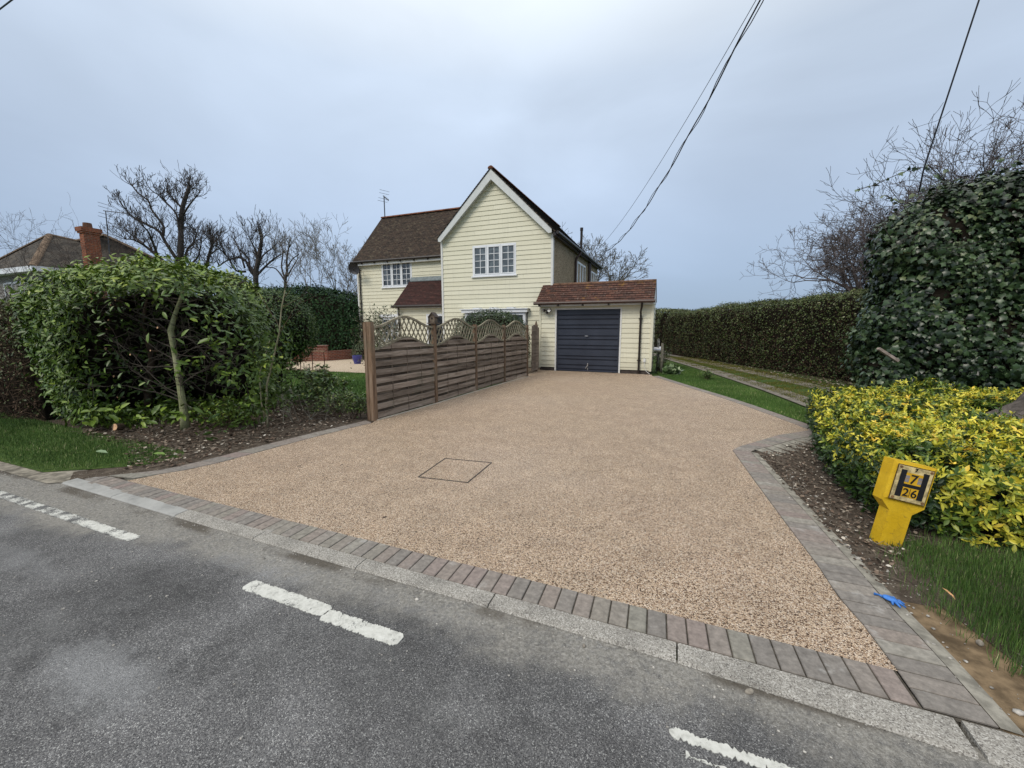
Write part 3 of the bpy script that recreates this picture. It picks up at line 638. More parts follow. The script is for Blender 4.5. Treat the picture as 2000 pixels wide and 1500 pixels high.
mb = MB(); mb.box(-9.98, -9.95, PY - .1, PY - .04, 1.0, 1.15); mb.build('handle', plain('steel', (.5, .5, .5), .3, .5, .05, 3, 1.), F)

# garage ----------------------------------------------------------------
QY = 14.65; QX0, QX1 = -4.75, -.74; GD = (-4.10, -1.81, -.01, 2.25)
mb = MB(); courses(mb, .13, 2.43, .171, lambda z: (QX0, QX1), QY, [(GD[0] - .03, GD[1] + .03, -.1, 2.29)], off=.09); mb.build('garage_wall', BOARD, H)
mb = MB(); courses(mb, .13, 2.55, .171, lambda z: (QY, 16.1), QX1, [], axis='x', sgn=1, off=.09); mb.build('garage_side_wall', BOARD, H)
mb = MB(); mb.box(QX0, GD[0] - .03, QY + .02, QY + .1, -.04, .13); mb.box(GD[1] + .03, QX1, QY + .02, QY + .1, -.04, .13)
mb.box(QX1 - .1, QX1 - .02, QY + .1, 16.1, -.04, .13); mb.build('plinth', plain('dark_plinth', (.06, .05, .045), .9, .2, .3, 8), H)
mb = MB(); mb.box(QX0, GD[0] - .03, QY + .08, QY + .2, .13, 2.5); mb.box(GD[1] + .03, QX1 - .02, QY + .08, QY + .2, .13, 2.5); mb.box(GD[0] - .03, GD[1] + .03, QY + .08, QY + .2, 2.29, 2.5)
mb.box(QX1 - .12, QX1 - .02, QY + .2, 16.1, .13, 2.6); mb.box(QX0, QX1, 16.0, 16.1, -.04, 2.6); mb.box(QX0, QX0 + .1, QY + .2, 16.0, -.04, 2.5)
mb.build('garage_inner_wall', plain('blockwork', (.3, .29, .27), .9, .2, .15, 5), H)
mb = MB(); mb.box(QX0 - .02, QX0 + .045, QY - .04, QY + .05, .10, 2.43); mb.build('corner_board', BOARD, H)
mb = MB(); mb.box(QX1 - .05, QX1 + .035, QY - .045, QY + .03, .10, 2.43); mb.build('corner_board', BOARD, H)
mb = MB()
mb.box(GD[0] - .055, GD[0] - .002, QY - .035, QY + .12, .0, 2.30); mb.box(GD[1] + .002, GD[1] + .055, QY - .035, QY + .12, .0, 2.30); mb.box(GD[0] - .002, GD[1] + .002, QY - .035, QY + .12, 2.255, 2.30)
mb.build('door_surround', TRIM, H)
m = NT('slate_blue_steel'); c_ = m.mix(m.rng(m.noise(1.4, 4), .35, .7), (.022, .028, .045), (.034, .042, .064)); c_ = m.mix(m.rng(m.noise(12, 6, .75), .66, .76, 0, .25), c_, (.14, .15, .17))
DOOR = m.fin(c_, .42, .45)
mb = MB(); gr = [2.06, 1.91, 1.70, 1.57, 1.31, 1.18, .96, .83, .57, .45, .24, .09]; yd = QY + .045
prof = [(yd + .0, GD[3])]
for g in gr: prof += [(yd, g + .014), (yd + .035, g + .008), (yd + .035, g - .008), (yd - .008, g - .016), (yd, g - .034)]
prof += [(yd, 0.01)]
vs = [(x, y, z) for x in (GD[0] + .05, GD[1] - .05) for y, z in prof]; n_ = len(prof)
mb.add(vs, [(i, i + 1, n_ + i + 1, n_ + i) for i in range(n_ - 1)], .5)
mb.box(GD[0] + .002, GD[0] + .052, yd - .015, yd + .04, .005, GD[3]); mb.box(GD[1] - .052, GD[1] - .002, yd - .015, yd + .04, .005, GD[3]); mb.box(GD[0] + .052, GD[1] - .052, yd - .012, yd + .04, GD[3] - .05, GD[3] - .002); mb.box(GD[0] + .052, GD[1] - .052, yd - .012, yd + .04, .003, .05)
D_ = mb.build('garage_door', DOOR, H, fixn=False)
STEEL = plain('bright_steel', (.55, .55, .56), .3, .5, .05, 3, .9)
mb = MB(); mb.tube([(-2.98, yd - .05, 1.30), (-2.98, yd, 1.30)], .02, 10); mb.box(-3.04, -2.92, yd - .065, yd - .045, 1.285, 1.315, b=.005); mb.build('handle', STEEL, D_)
mb = MB(); mb.box(-2.93, -2.90, yd - .04, yd - .02, .2, .32); mb.beam((-2.99, yd - .03, .12), (-2.91, yd - .03, .25), .03, .02); mb.beam((-2.91, yd - .03, .06), (-2.91, yd - .03, .14), .02, .02); mb.build('bolt', STEEL, D_)
# tiled pent roof over the garage front
gz0, gz1, gy0, gy1 = 2.50, 3.25, 14.33, 15.28; gsl = (gz1 - gz0) / (gy1 - gy0)
mb = MB(); roof_plane(mb, (-4.83, gy0, gz0), (1, 0, 0), (0, 1, gsl), 4.13, math.hypot(gz1 - gz0, gy1 - gy0), gauge=.135, step=.022)
roof_plane(mb, (-4.40, 16.25, 2.55), (1, 0, 0), (0, -1, .72), 3.70, 1.19, gauge=.135, step=.022); mb.build('garage_roof', TILE_GAR, H)
mb = MB(); half_pipe_ridge(mb, (-4.42, gy1, gz1 + .01), (-.70, gy1, gz1 + .01), .09); mb.build('ridge_tiles', plain('mossy_ridge', (.13, .075, .05), .9, .2, .5, 8, bump=.6), H)
mb = MB(); mb.prism([(gy0 + .03, gz0 - .05), (gy1, gz1 - .04), (16.2, 2.52), (16.2, 2.45), (gy0 + .03, gz0 - .12)], 'x', -.745, -.715); mb.build('verge_board', TRIM, H)
mb = MB(); mb.box(-4.74, -.75, 14.37, 14.60, 2.37, 2.46); mb.build('fascia', TRIM, H)
gutter('gutter', (-4.88, 14.28, 2.475), (-.66, 14.28, 2.475), H, BROWNP, .055)
mb = MB()
for x in (-4.7, -4.0, -3.1, -2.2): mb.box(x, x + .05, 14.26, 14.38, 2.36, 2.42)
mb.build('gutter_bracket', BLACK, H)
downpipe([(-1.08, 14.28, 2.44), (-1.08, 14.32, 2.3), (-1.12, 14.45, 2.14), (-1.12, 14.56, 2.02), (-1.12, 14.56, .02)], H, BLACK, .036, [(-1.12, 14.56, 1.9), (-1.12, 14.56, .48)])
L_ = MB(); L_.tube([(-4.42, 14.5, 2.24), (-4.42, 14.62, 2.26)], .03, 10); L_.box(-4.56, -4.30, 14.44, 14.48, 2.2, 2.24)
L_.bm((lambda b: (bmesh.ops.create_cone(b, cap_ends=True, segments=14, radius1=.06, radius2=.035, depth=.1), b)[1])(bmesh.new()), .2, Matrix.Translation((-4.54, 14.42, 2.24)) @ Matrix.Rotation(R(80), 4, 'X'))
L_.bm((lambda b: (bmesh.ops.create_cone(b, cap_ends=True, segments=14, radius1=.065, radius2=.035, depth=.1), b)[1])(bmesh.new()), .2, Matrix.Translation((-4.32, 14.42, 2.24)) @ Matrix.Rotation(R(70), 4, 'X'))
L_.box(-4.46, -4.38, 14.42, 14.52, 2.10, 2.19, b=.02)
SLt = L_.build('security_light', BLACK, H)
mb = MB(); mb.bm((lambda b: (bmesh.ops.create_circle(b, cap_ends=True, segments=14, radius=.055), b)[1])(bmesh.new()), .2, Matrix.Translation((-4.32, 14.372, 2.222)) @ Matrix.Rotation(R(70), 4, 'X')); mb.build('lens', TRIM, SLt)
mb = MB(); mb.box(-.98, -.90, 14.58, 14.63, .42, .54, b=.008); mb.tube([(-.94, 14.6, .42), (-.93, 14.58, .25), (-.86, 14.57, .1), (-.74, 14.5, .02)], .008, 6); mb.build('outdoor_socket', TRIM, H)
mb = MB(); mb.tube([(-.72, 15.9, .78), (-.50, 15.9, .78)], .10, 16); mb.tube([(-.52, 15.9, .78), (-.44, 15.9, .78)], .13, 16); mb.build('flue_cowl', STEEL, H, smooth=False)
# dish and aerial
ds = bmesh.new(); bmesh.ops.create_uvsphere(ds, u_segments=24, v_segments=16, radius=1)
bmesh.ops.delete(ds, geom=[v for v in ds.verts if v.co.z > -.55], context='VERTS'); bmesh.ops.translate(ds, vec=(0, 0, 1), verts=ds.verts); bmesh.ops.scale(ds, vec=(.42, .38, .35), verts=ds.verts)
mb = MB(); mb.bm(ds, .5, Matrix.Translation((-15.78, 17.2, 4.72)) @ Matrix.Rotation(R(-18), 4, 'Z') @ Matrix.Rotation(R(118), 4, 'X') @ Matrix.Rotation(R(15), 4, 'Y'))
DI = mb.build('satellite_dish', plain('grey_dish', (.055, .055, .065), .5, .35, .1, 4), H, smooth=True, fixn=False)
mb = MB(); mb.tube([(-15.78, 17.62, 4.62), (-15.78, 17.3, 4.62), (-15.76, 17.2, 4.72)], .02, 8); mb.tube([(-15.76, 17.25, 4.5), (-15.6, 16.85, 4.55)], .012, 6); mb.box(-15.63, -15.55, 16.78, 16.88, 4.52, 4.6, b=.01); mb.build('bracket', BLACK, DI)
def aerial(parent, base, top, yaw, n=6, ln=.9, el=.30, tilt=-.2, name='tv_aerial', w_=.028):
    mb = MB(); b, t = Vector(base), Vector(top); mb.tube([b, t], w_, 8)
    d = Vector((math.cos(yaw), math.sin(yaw), tilt)).normalized(); mb.tube([t - d * .1, t + d * ln], w_ * .95, 6)
    x = d.cross(Vector((0, 0, 1))).normalized(); u = x.cross(d)
    for i in range(n):
        p = t + d * (.1 + (ln - .12) * i / (n - 1)); mb.tube([p - u * el * .35, p + u * el * .35], w_ * .3, 4)
    for s_ in (-1, 1):
        for k in (.14, .3): mb.tube([t - d * (.02 + k * .12) + u * s_ * k - x * .3, t - d * (.02 + k * .12) + u * s_ * k + x * .3], .009, 4)
    return mb.build(name, plain('aerial_metal', (.07, .08, .10), .5, .4, .1, 4, .3), parent)
aerial(H, (-16.0, 20.0, 7.5), (-16.0, 20.0, 9.1), R(-25), 4, .62, .22, -.62, w_=.03)

# ================================================================== FENCE
def m_wood(name, dark, mid, light, gs=1.0, axis=(1, 1, 1)):
    m = NT(name); r = m.attr(); p = m.map(m.co(), axis)
    g = m.noise(9, 7, .7, p, .8); c = m.ramp(g, [(.28, dark), (.5, mid), (.74, light)])
    c = m.mix(1.0, c, m.ramp(r, [(0, .72), (1, 1.25)]), 'MULTIPLY')
    c = m.mix(m.rng(m.noise(2.2, 4, .6), .52, .72, 0, .35), c, (.13, .125, .09))
    m.bump(g, .7, .006); return m.fin(c, .88, .15)
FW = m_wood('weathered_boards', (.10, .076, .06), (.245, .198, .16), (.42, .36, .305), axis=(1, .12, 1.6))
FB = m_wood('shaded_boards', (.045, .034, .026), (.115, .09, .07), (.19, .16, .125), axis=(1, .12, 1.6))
FP = m_wood('post_wood', (.07, .042, .028), (.20, .135, .09), (.33, .26, .20), axis=(1.5, 1.5, .12))
FL = m_wood('greenish_lattice', (.12, .10, .07), (.25, .225, .165), (.38, .36, .28), axis=(1, 1, 1))
FT = thing('fence', 'brown slatted fence of four panels with wavy lattice tops along the driveway', 'fence', (-4.7, 9, 0))
posts = [(-4.80, 5.50), (-4.70, 7.29), (-4.67, 9.12), (-4.61, 10.83), (-4.50, 12.50)]
for i, (x, y) in enumerate(posts):
    mb = MB(); h = 1.68 if i else 1.70
    if i == 0: mb.box(x - .05, x + .045, y - .045, y + .045, -.05, h, b=.006); mb.box(x - .125, x - .055, y - .04, y + .03, -.05, h - .01, b=.005)
    else: mb.box(x - .045, x + .045, y - .04, y + .04, -.05, h, b=.006)
    mb.build('post', FP, FT)
def arch(t): return .5 - .5 * math.cos(2 * math.pi * min(1, max(0, t)))
for i in range(4):
    (x0, y0), (x1, y1) = posts[i], posts[i + 1]; d = Vector((x1 - x0, y1 - y0, 0)); L = d.length; d.normalize(); nn = Vector((d.y, -d.x, 0))   # nn faces the drive
    a = Vector((x0, y0, 0)) + d * .05; L -= .10
    lowz = lambda t: 1.235 + .185 * arch(t) ** 1.1; topz = lambda t: 1.61 + .19 * arch(t)
    P = lambda s, z, o=0: a + d * s + nn * o + Vector((0, 0, z))
    pe = bpy.data.objects.new('panel', None); C.objects.link(pe); pe.parent = FT; pe.location = P(L / 2, 0); pe.matrix_parent_inverse = parent_inv(FT)
    pitch = .15; z = .03; mb = MB(); mb2 = MB(); k = 0
    def board(mb, z0, z1, o, th, wav=.0):
        n = 14; r = random.random(); f, g = [], []
        for j in range(n + 1):
            s = L * j / n; t = s / L; zt = min(z1, lowz(t) - .01); zb = min(z0, zt); ww = o + wav * math.sin(j * 3.0 * math.pi / n * 1.0 + k) * .008
            f.append((zb, zt, ww))
        for j in range(n):
            (b0, t0, w0), (b1, t1, w1) = f[j], f[j + 1]; s0, s1 = L * j / n, L * (j + 1) / n
            if t0 - b0 < .002 and t1 - b1 < .002: continue
            mb.add([P(s0, b0, w0), P(s1, b1, w1), P(s1, t1, w1), P(s0, t0, w0), P(s0, b0, w0 - th), P(s1, b1, w1 - th), P(s1, t1, w1 - th), P(s0, t0, w0 - th)], [(0, 1, 2, 3), (7, 6, 5, 4), (3, 2, 6, 7), (0, 4, 5, 1)], r)
    while z < 1.42:
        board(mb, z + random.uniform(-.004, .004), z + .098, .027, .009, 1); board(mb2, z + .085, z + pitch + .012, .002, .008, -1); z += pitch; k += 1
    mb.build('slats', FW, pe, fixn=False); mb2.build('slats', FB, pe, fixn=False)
    mb = MB()
    for f_ in (.25, .5, .75):
        s = L * f_; mb.beam(P(s, .02, .012), P(s, lowz(f_) - .03, .012), .028, .012, up=tuple(d))
    mb.build('batten', FB, pe)
    # bottom edge strip of bare concrete-coloured grit
    mb = MB(); N_ = 16
    for fz, w_ in ((lowz, .05), (topz, .042)):
        for o0, hh in ((.0, .040),):
            r = random.random()
            for j in range(N_):
                t0, t1 = j / N_, (j + 1) / N_
                z0, z1 = fz(t0) + (.0 if o0 == 0 else .038), fz(t1) + (.0 if o0 == 0 else .038)
                mb.add([P(L * t0, z0 - hh / 2, w_ / 2 - o0), P(L * t1, z1 - hh / 2, w_ / 2 - o0), P(L * t1, z1 + hh / 2, w_ / 2 - o0), P(L * t0, z0 + hh / 2, w_ / 2 - o0),
                        P(L * t0, z0 - hh / 2, -w_ / 2 + o0), P(L * t1, z1 - hh / 2, -w_ / 2 + o0), P(L * t1, z1 + hh / 2, -w_ / 2 + o0), P(L * t0, z0 + hh / 2, -w_ / 2 + o0)], [(0, 1, 2, 3), (7, 6, 5, 4), (3, 2, 6, 7), (0, 4, 5, 1)], r)
    mb.build('arched_rail', FL, pe, fixn=False)
    mb = MB(); st = .135
    def clip(s, sg):      # lattice bar through base s, slope sg, clipped between the two rails
        pts = []
        for q in np.linspace(0, 1, 60):
            zz = 1.2 + q * .72; ss = s + sg * (zz - 1.2) * .62
            if 0 <= ss <= L and lowz(ss / L) + .01 < zz < topz(ss / L) + .01: pts.append((ss, zz))
        if len(pts) > 2: o = .008 * sg; mb.beam(P(*pts[0], o), P(*pts[-1], o), .022, .014, up=tuple(nn))
    s = -.6
    while s < L + .6: clip(s, 1); clip(s, -1); s += st
    mb.build('lattice', FL, pe, fixn=False)
mb = MB(); 
for i in range(4):
    (x0, y0), (x1, y1) = posts[i], posts[i + 1]; mb.beam((x0 + .05, y0, .0), (x1 + .05, y1, .0), .035, .02)
struct(mb.build('fence_edging', plain('pale_edging', (.48, .44, .37), .9, .1, .2, 9)))
# bird house on the second post
BH = thing('bird_house', 'small dark wooden bird house with pitched roof on top of the second fence post', 'bird house', (-4.70, 7.29, 1.68))
mb = MB(); mb.box(-4.80, -4.60, 7.20, 7.38, 1.682, 1.70); mb.box(-4.76, -4.64, 7.24, 7.35, 1.70, 1.84); mb.prism([(-4.76, 1.84), (-4.64, 1.84), (-4.70, 1.895)], 'y', 7.24, 7.35); mb.build('box', FB, BH)
mb = MB(); mb.beam((-4.79, 7.295, 1.815), (-4.697, 7.295, 1.915), .15, .012, up=(1, 0, .0)); mb.beam((-4.61, 7.295, 1.815), (-4.703, 7.295, 1.915), .15, .012, up=(1, 0, 0)); mb.build('roof', plain('slate_felt', (.08, .065, .06), .8, .2, .2, 9), BH)
mb = MB(); mb.tube([(-4.70, 7.232, 1.79), (-4.70, 7.241, 1.79)], .018, 12); mb.build('entrance_hole', BLACK, BH)
# garden gate, seen edge on, folded back against its post by the garage
GT = thing('garden_gate', 'weathered wooden garden gate standing open edge-on beside the pale garage wall, pointed top', 'gate', (-4.78, 14.2, 0))
mb = MB(); mb.prism([(-4.80, -.02), (-4.70, -.02), (-4.70, 1.66), (-4.75, 1.84), (-4.80, 1.66)], 'y', 14.14, 14.24); mb.build('post', FP, GT)
mb = MB(); 
for j in range(6): y = 14.24 - .0 + .0 + j * .13 - .9 + .13; mb.box(-4.675, -4.652, y, y + .12, .06, 1.66 + .05 * math.sin(j))
mb.build('boards', FW, GT)
mb = MB(); mb.box(-4.70, -4.676, 13.5, 14.14, .3, .38); mb.box(-4.70, -4.676, 13.5, 14.14, 1.3, 1.38); mb.box(-4.86, -4.81, 14.1, 14.2, -.02, 1.6); mb.build('frame', FP, GT)
# two garden posts beyond the garage corner
for (x, y, h, lb, mt) in ((-.56, 16.0, 1.19, 'thin silvery birch-like stake beside the garage corner, left of the thicker post', plain('birch_stake', (.3, .29, .26), .9, .1, .7, 14)), (-.40, 15.33, 1.06, 'thick grey round-topped timber post by the garage corner', plain('grey_post', (.2, .185, .15), .9, .1, .3, 10))):
    t = MB(); t.tube([(x, y, -.02), (x + .01, y, h * .5), (x - .005, y, h - .03), (x, y, h)], [.052, .05, .048, .035], 10); tag(t.build('timber_post', mt, smooth=True), lb, 'post')
# hydrant marker -------------------------------------------------------
HM = thing('hydrant_marker', 'leaning yellow concrete hydrant marker with black H, 7 and 26, by the golden shrub', 'hydrant sign', (1.555, 3.70, 0))
HM.rotation_euler = (R(-5), R(11), R(8))
m = NT('yellow_painted_concrete'); c_ = m.mix(m.rng(m.noise(7, 5, .65), .35, .7), (.58, .36, .008), (.68, .44, .018)); c_ = m.mix(m.rng(m.noise(24, 6, .8), .56, .72, 0, .75), c_, (.20, .13, .03)); c_ = m.mix(m.rng(m.noise(5, 4, .6, m.map(m.co(), (1, 1, .4))), .5, .75, 0, .5), c_, (.30, .19, .02))
cr_ = m.vor(16, m.map(m.co(), (1, 1, 1.6)), 'DISTANCE_TO_EDGE'); c_ = m.mix(m.rng(cr_, 0, .02, .35, 0), c_, (.22, .14, .02)); m.bump(m.noise(35, 4, .7), .5, .006); YEL = m.fin(c_, .6, .3)
PLT = plain('faded_plate', (.50, .40, .20), .5, .3, .45, 26); DIG = plain('amber_plate', (.62, .36, .02), .45, .3, .12, 20); INK = plain('black_ink', (.012, .012, .014), .5, .3, .2, 20)
GREYP = plain('grey_blank', (.22, .2, .2), .5, .3, .2, 20); 
def lbox(mb, x0, x1, y0, y1, z0, z1, b=0): mb.box(x0, x1, y0, y1, z0, z1, b=b)
def lbuild(mb, name, mat, par=None):
    o = mb.build(name, mat); o.parent = par or HM; return o
mb = MB(); hw, hd, z0, z1 = .125, .055, .335, .625
mb.prism([(-.072, -.06), (.072, -.06), (.072, .25), (hw + .01, z0 - .02), (hw + .01, z1), (-hw - .01, z1), (-hw - .01, z0 - .02), (-.072, .25)], 'y', -hd, hd)
# bevelled rim standing forward round the plate
rx, rz0, rz1 = hw + .01, z0 - .01, z1
for a_, b_, c_2, d_ in (((-rx, rz1), (rx, rz1), (hw - .035, rz1 - .045), (-hw + .035, rz1 - .045)), ((rx, rz0), (-rx, rz0), (-hw + .035, rz0 + .035), (hw - .035, rz0 + .035)), ((-rx, rz0), (-rx, rz1), (-hw + .035, rz1 - .045), (-hw + .035, rz0 + .035)), ((rx, rz1), (rx, rz0), (hw - .035, rz0 + .035), (hw - .035, rz1 - .045))):
    mb.add([(a_[0], -hd + .001, a_[1]), (b_[0], -hd + .001, b_[1]), (c_2[0], -hd - .018, c_2[1]), (d_[0], -hd - .018, d_[1])], [(0, 1, 2, 3)])
o = lbuild(mb, 'body', YEL)
y = -hd - .019; px0, px1, pz0, pz1 = -.108, .108, .345, .60
mb = MB(); lbox(mb, px0 - .006, px1 + .006, y - .0015, y + .001, pz0 - .006, pz1 + .006); lbuild(mb, 'painted_rebate', plain('recess_shade_grime', (.10, .06, .02), .8, .2, .5, 40))  # thin dark box round the plate: recess shade and grime as colour
mb = MB(); lbox(mb, px0, px1, y - .004, y, pz0, pz1); lbuild(mb, 'plate', PLT); y -= .004
mb = MB(); lbox(mb, -.052, .052, y - .002, y, .472, .555); lbox(mb, -.052, .052, y - .002, y, .375, .447); lbuild(mb, 'number_plate', DIG)
mb = MB(); lbox(mb, -.086, -.052, y - .003, y, .372, .572); lbox(mb, .052, .086, y - .003, y, .372, .572); lbox(mb, -.052, .052, y - .003, y, .448, .472); lbuild(mb, 'letter_h', INK)
mb = MB()
for x_ in (-.051, .027):
    for z_ in (.512, .486): lbox(mb, x_, x_ + .024, y - .0035, y - .002, z_, z_ + .023)
lbuild(mb, 'blank_tile', GREYP)
def text(s, x, z, size, par, yy=y - .0045, mat=INK, bold=.0):
    cu = bpy.data.curves.new('digits', 'FONT'); cu.body = s; cu.size = size; cu.align_x = 'CENTER'; cu.extrude = .0008; cu.offset = bold
    t = bpy.data.objects.new('digits', cu); C.objects.link(t); dg = bpy.context.evaluated_depsgraph_get(); me = bpy.data.meshes.new_from_object(t.evaluated_get(dg)); bpy.data.objects.remove(t)
    me.materials.clear(); me.materials.append(mat); q = bpy.data.objects.new('digits', me); C.objects.link(q); q.parent = par; q.location = (x, yy, z); q.rotation_euler = (R(90), 0, 0); return q
text('7', 0, .481, .095, HM, bold=.001); text('2', -.026, .383, .082, HM, bold=.001); text('6', .026, .383, .082, HM, bold=.0008); text('7', .0, .572, .034, HM, bold=.0015)
mb = MB(); lbox(mb, -.001, .001, y - .0042, y - .002, .378, .445)
for x_, z_ in ((-.052, .375), (.05, .375)): lbox(mb, x_, x_ + .0025, y - .0035, y - .002, z_, z_ + .07)
lbuild(mb, 'tile_edge', INK)
mb = MB()
for x_ in (-.094, .094):
    for z_ in (.358, .588): mb.tube([(x_, y - .006, z_), (x_, y + .001, z_)], .009, 8)
lbuild(mb, 'fixing_screw', plain('rusty_screw', (.2, .11, .05), .8, .2, .3, 40))
# blue glove ------------------------------------------------------------
mb = MB(); gx_, gy_ = 1.245, 2.86
mb.bm((lambda b: (bmesh.ops.create_icosphere(b, subdivisions=3, radius=1), b)[1])(bmesh.new()), .5, Matrix.Translation((gx_ + .01, gy_ - .01, .02)) @ Matrix.Rotation(R(-35), 4, 'Z') @ Matrix.Diagonal((.036, .028, .010, 1)))
for k, (a_, l_) in enumerate(((-100, .045), (-70, .062), (-42, .068), (-10, .06), (45, .045))):
    dx, dy = math.cos(R(a_)), math.sin(R(a_)); mb.tube([(gx_ + .015 + dx * .01, gy_ - .01 + dy * .01, .012), (gx_ + .015 + dx * l_ * .6, gy_ - .01 + dy * l_ * .6, .018), (gx_ + .015 + dx * l_, gy_ - .01 + dy * l_, .008)], [.009, .008, .004], 6)
mb.tube([(gx_ - .01, gy_ + .006, .012), (gx_ - .03, gy_ + .022, .012), (gx_ - .05, gy_ + .03, .008)], [.010, .005, .009], 8)
tag(mb.build('glove', plain('blue_nitrile', (.04, .17, .52), .45, .4, .3, 30), smooth=True), 'crumpled blue disposable glove dropped on the edge of the block paving', 'glove')
# brick planter wall, frames, pot in the rear garden ------------------
def m_brick(name, c1, c2, mo=(.25, .22, .19), sc=1.0, ax='xz'):
    m = NT(name); v = m.co(); s3 = m.n('ShaderNodeSeparateXYZ'); m.set(s3.inputs[0], v); cb = m.n('ShaderNodeCombineXYZ')
    m.set(cb.inputs[0], m.math('ADD', s3.outputs[0], s3.outputs[1])); m.set(cb.inputs[1], s3.outputs[2])
    b = m.n('ShaderNodeTexBrick'); m.set(b.inputs['Vector'], cb.outputs[0]); b.inputs['Scale'].default_value = sc; b.inputs['Brick Width'].default_value = .225; b.inputs['Row Height'].default_value = .075; b.inputs['Mortar Size'].default_value = .008
    b.inputs['Color1'].default_value = (*c1, 1); b.inputs['Color2'].default_value = (*c2, 1); b.inputs['Mortar'].default_value = (*mo, 1)
    c = m.mix(1.0, b.outputs[0], m.ramp(m.noise(14, 5, .7), [(.3, .65), (.7, 1.3)]), 'MULTIPLY'); m.bump(m.math('SUBTRACT', m.noise(60, 3), b.outputs['Fac']), .6, .006); return m.fin(c, .9, .15)
BR = m_brick('red_brick', (.24, .075, .045), (.16, .05, .035)); BRC = m_brick('orange_brick', (.30, .10, .05), (.20, .06, .035), (.22, .16, .12))
mb = MB(); mb.prism([(-18.6, 12.6), (-15.82, 15.0), (-15.95, 15.2), (-18.8, 12.85)], 'z', -.05, .70); mb.prism([(-15.82, 15.0), (-15.6, 16.55), (-15.8, 16.6), (-15.98, 15.1)], 'z', -.05, .46); mb.prism([(-16.0, 16.5), (-13.6, 17.05), (-13.6, 17.25), (-16.0, 16.75)], 'z', -.05, .44)
mb.prism([(-18.62, 12.57), (-15.79, 14.98), (-15.93, 15.23), (-18.82, 12.88)], 'z', .70, .75)
tag(mb.build('garden_wall', BR), 'low red brick garden wall in front of the dark conifer hedge, left of the house', 'garden wall')
RUST = plain('rusty_iron', (.10, .045, .03), .8, .3, .35, 14); IRON = plain('dark_iron', (.02, .02, .022), .6, .3, .2, 14)
t = thing('garden_stand', 'tall rusty metal and timber garden frame standing on the far gravel patio', 'garden frame', (-12.8, 11.0, 0))
fr = [(-13.75, 11.1), (-12.75, 11.35), (-11.72, 10.95), (-12.55, 10.65)]
for (x, y) in fr:
    mb = MB(); mb.tube([(x, y, -.02), (x + .02, y, .5), (x, y, .72)], .016, 6); mb.build('leg', RUST, t)
mb = MB(); mb.beam((-13.85, 11.1, .73), (-11.65, 10.95, .76), .06, .04); mb.build('top_bar', FP, t)
mb = MB(); mb.tube([(-13.7, 11.1, .12), (-13.3, 11.15, .32), (-12.75, 11.3, .38)], .022, 6); mb.tube([(-13.7, 11.05, .1), (-12.6, 10.7, .08), (-11.75, 10.95, .06)], .012, 6); mb.build('brace', RUST, t)
t = thing('plant_support', 'dark metal hoop plant support on thin legs in the lawn behind the bare shrub', 'plant support', (-9.6, 8.2, 0))
hc = Vector((-9.55, 8.0, 0)); mb = MB(); mb.tube([hc + Vector((math.cos(R(q)) * .34, math.sin(R(q)) * .34, .34)) for q in range(0, 361, 20)], .010, 6); mb.build('hoop', IRON, t)
for q in (20, 110, 200, 290):
    p = hc + Vector((math.cos(R(q)) * .34, math.sin(R(q)) * .34, 0)); mb = MB(); mb.tube([p + Vector((0, 0, -.03)), p + Vector((0, 0, .62 if q < 150 else .36))], .009, 6); mb.build('leg', IRON, t)
t = thing('flower_pot', 'blue glazed plant pot beside the corner of the house beyond the first fence post', 'plant pot', (-13.3, 14.3, 0))
mb = MB(); mb.tube([(-13.3, 14.3, -.02), (-13.3, 14.3, .2), (-13.3, 14.3, .34), (-13.3, 14.3, .36)], [.14, .2, .22, .23], 18); mb.build('pot', plain('blue_glaze', (.04, .045, .22), .25, .5, .2, 8), t, smooth=False)

# ================================================================== VEGETATION
def m_leaf(name, stops, rough=.45, spec=.4, trans=0., nscale=3.):
    m = NT(name); c = m.ramp(m.attr(), stops)
    c = m.mix(1.0, c, m.ramp(m.noise(nscale, 3, .6), [(.3, .78), (.7, 1.2)]), 'MULTIPLY')
    g = m.n('ShaderNodeNewGeometry'); c = m.mix(m.math('MULTIPLY', g.outputs['Backfacing'], .45), c, m.mix(1.0, c, (1.3, 1.35, 1.2), 'MULTIPLY'))
    m.fin(c, rough, spec); 
    if trans: m.b.inputs['Subsurface Weight'].default_value = 0
    return m.m
def m_bark(name, a, b, scale=14, green=None):
    m = NT(name); n = m.noise(scale, 6, .7, m.map(m.co(), (1, 1, .35))); c = m.mix(m.rng(n, .3, .7), a, b)
    if green: c = m.mix(m.rng(m.noise(3, 4), .4, .62, 0, .8), c, green)
    m.bump(n, .6, .01); return m.fin(c, .9, .12)
BARK = m_bark('grey_bark', (.035, .032, .032), (.10, .092, .085)); DBARK = m_bark('dark_twig', (.032, .028, .027), (.09, .078, .072))
STEM = m_bark('green_bark', (.14, .15, .08), (.38, .39, .22), 9, (.27, .31, .13)); BTWIG = m_bark('brown_twig', (.04, .028, .02), (.12, .085, .06), 6)
m = NT('laurel_bark'); n_ = m.noise(5, 6, .7, m.map(m.co(), (1, 1, .7))); c_ = m.ramp(n_, [(.3, (.10, .105, .055)), (.5, (.27, .285, .15)), (.7, (.40, .39, .25))])
kn = m.noise(24, 4, .8, m.map(m.co(), (.35, .35, 1.6))); c_ = m.mix(m.rng(kn, .56, .66, 0, .7), c_, (.07, .06, .035)); m.bump(m.math('ADD', kn, n_), .8, .012); STEM = m.fin(c_, .85, .15)
PALE = m_bark('pale_stem', (.20, .19, .12), (.34, .32, .22), 9)
CUT = plain('cut_wood', (.62, .38, .22), .8, .2, .2, 30)
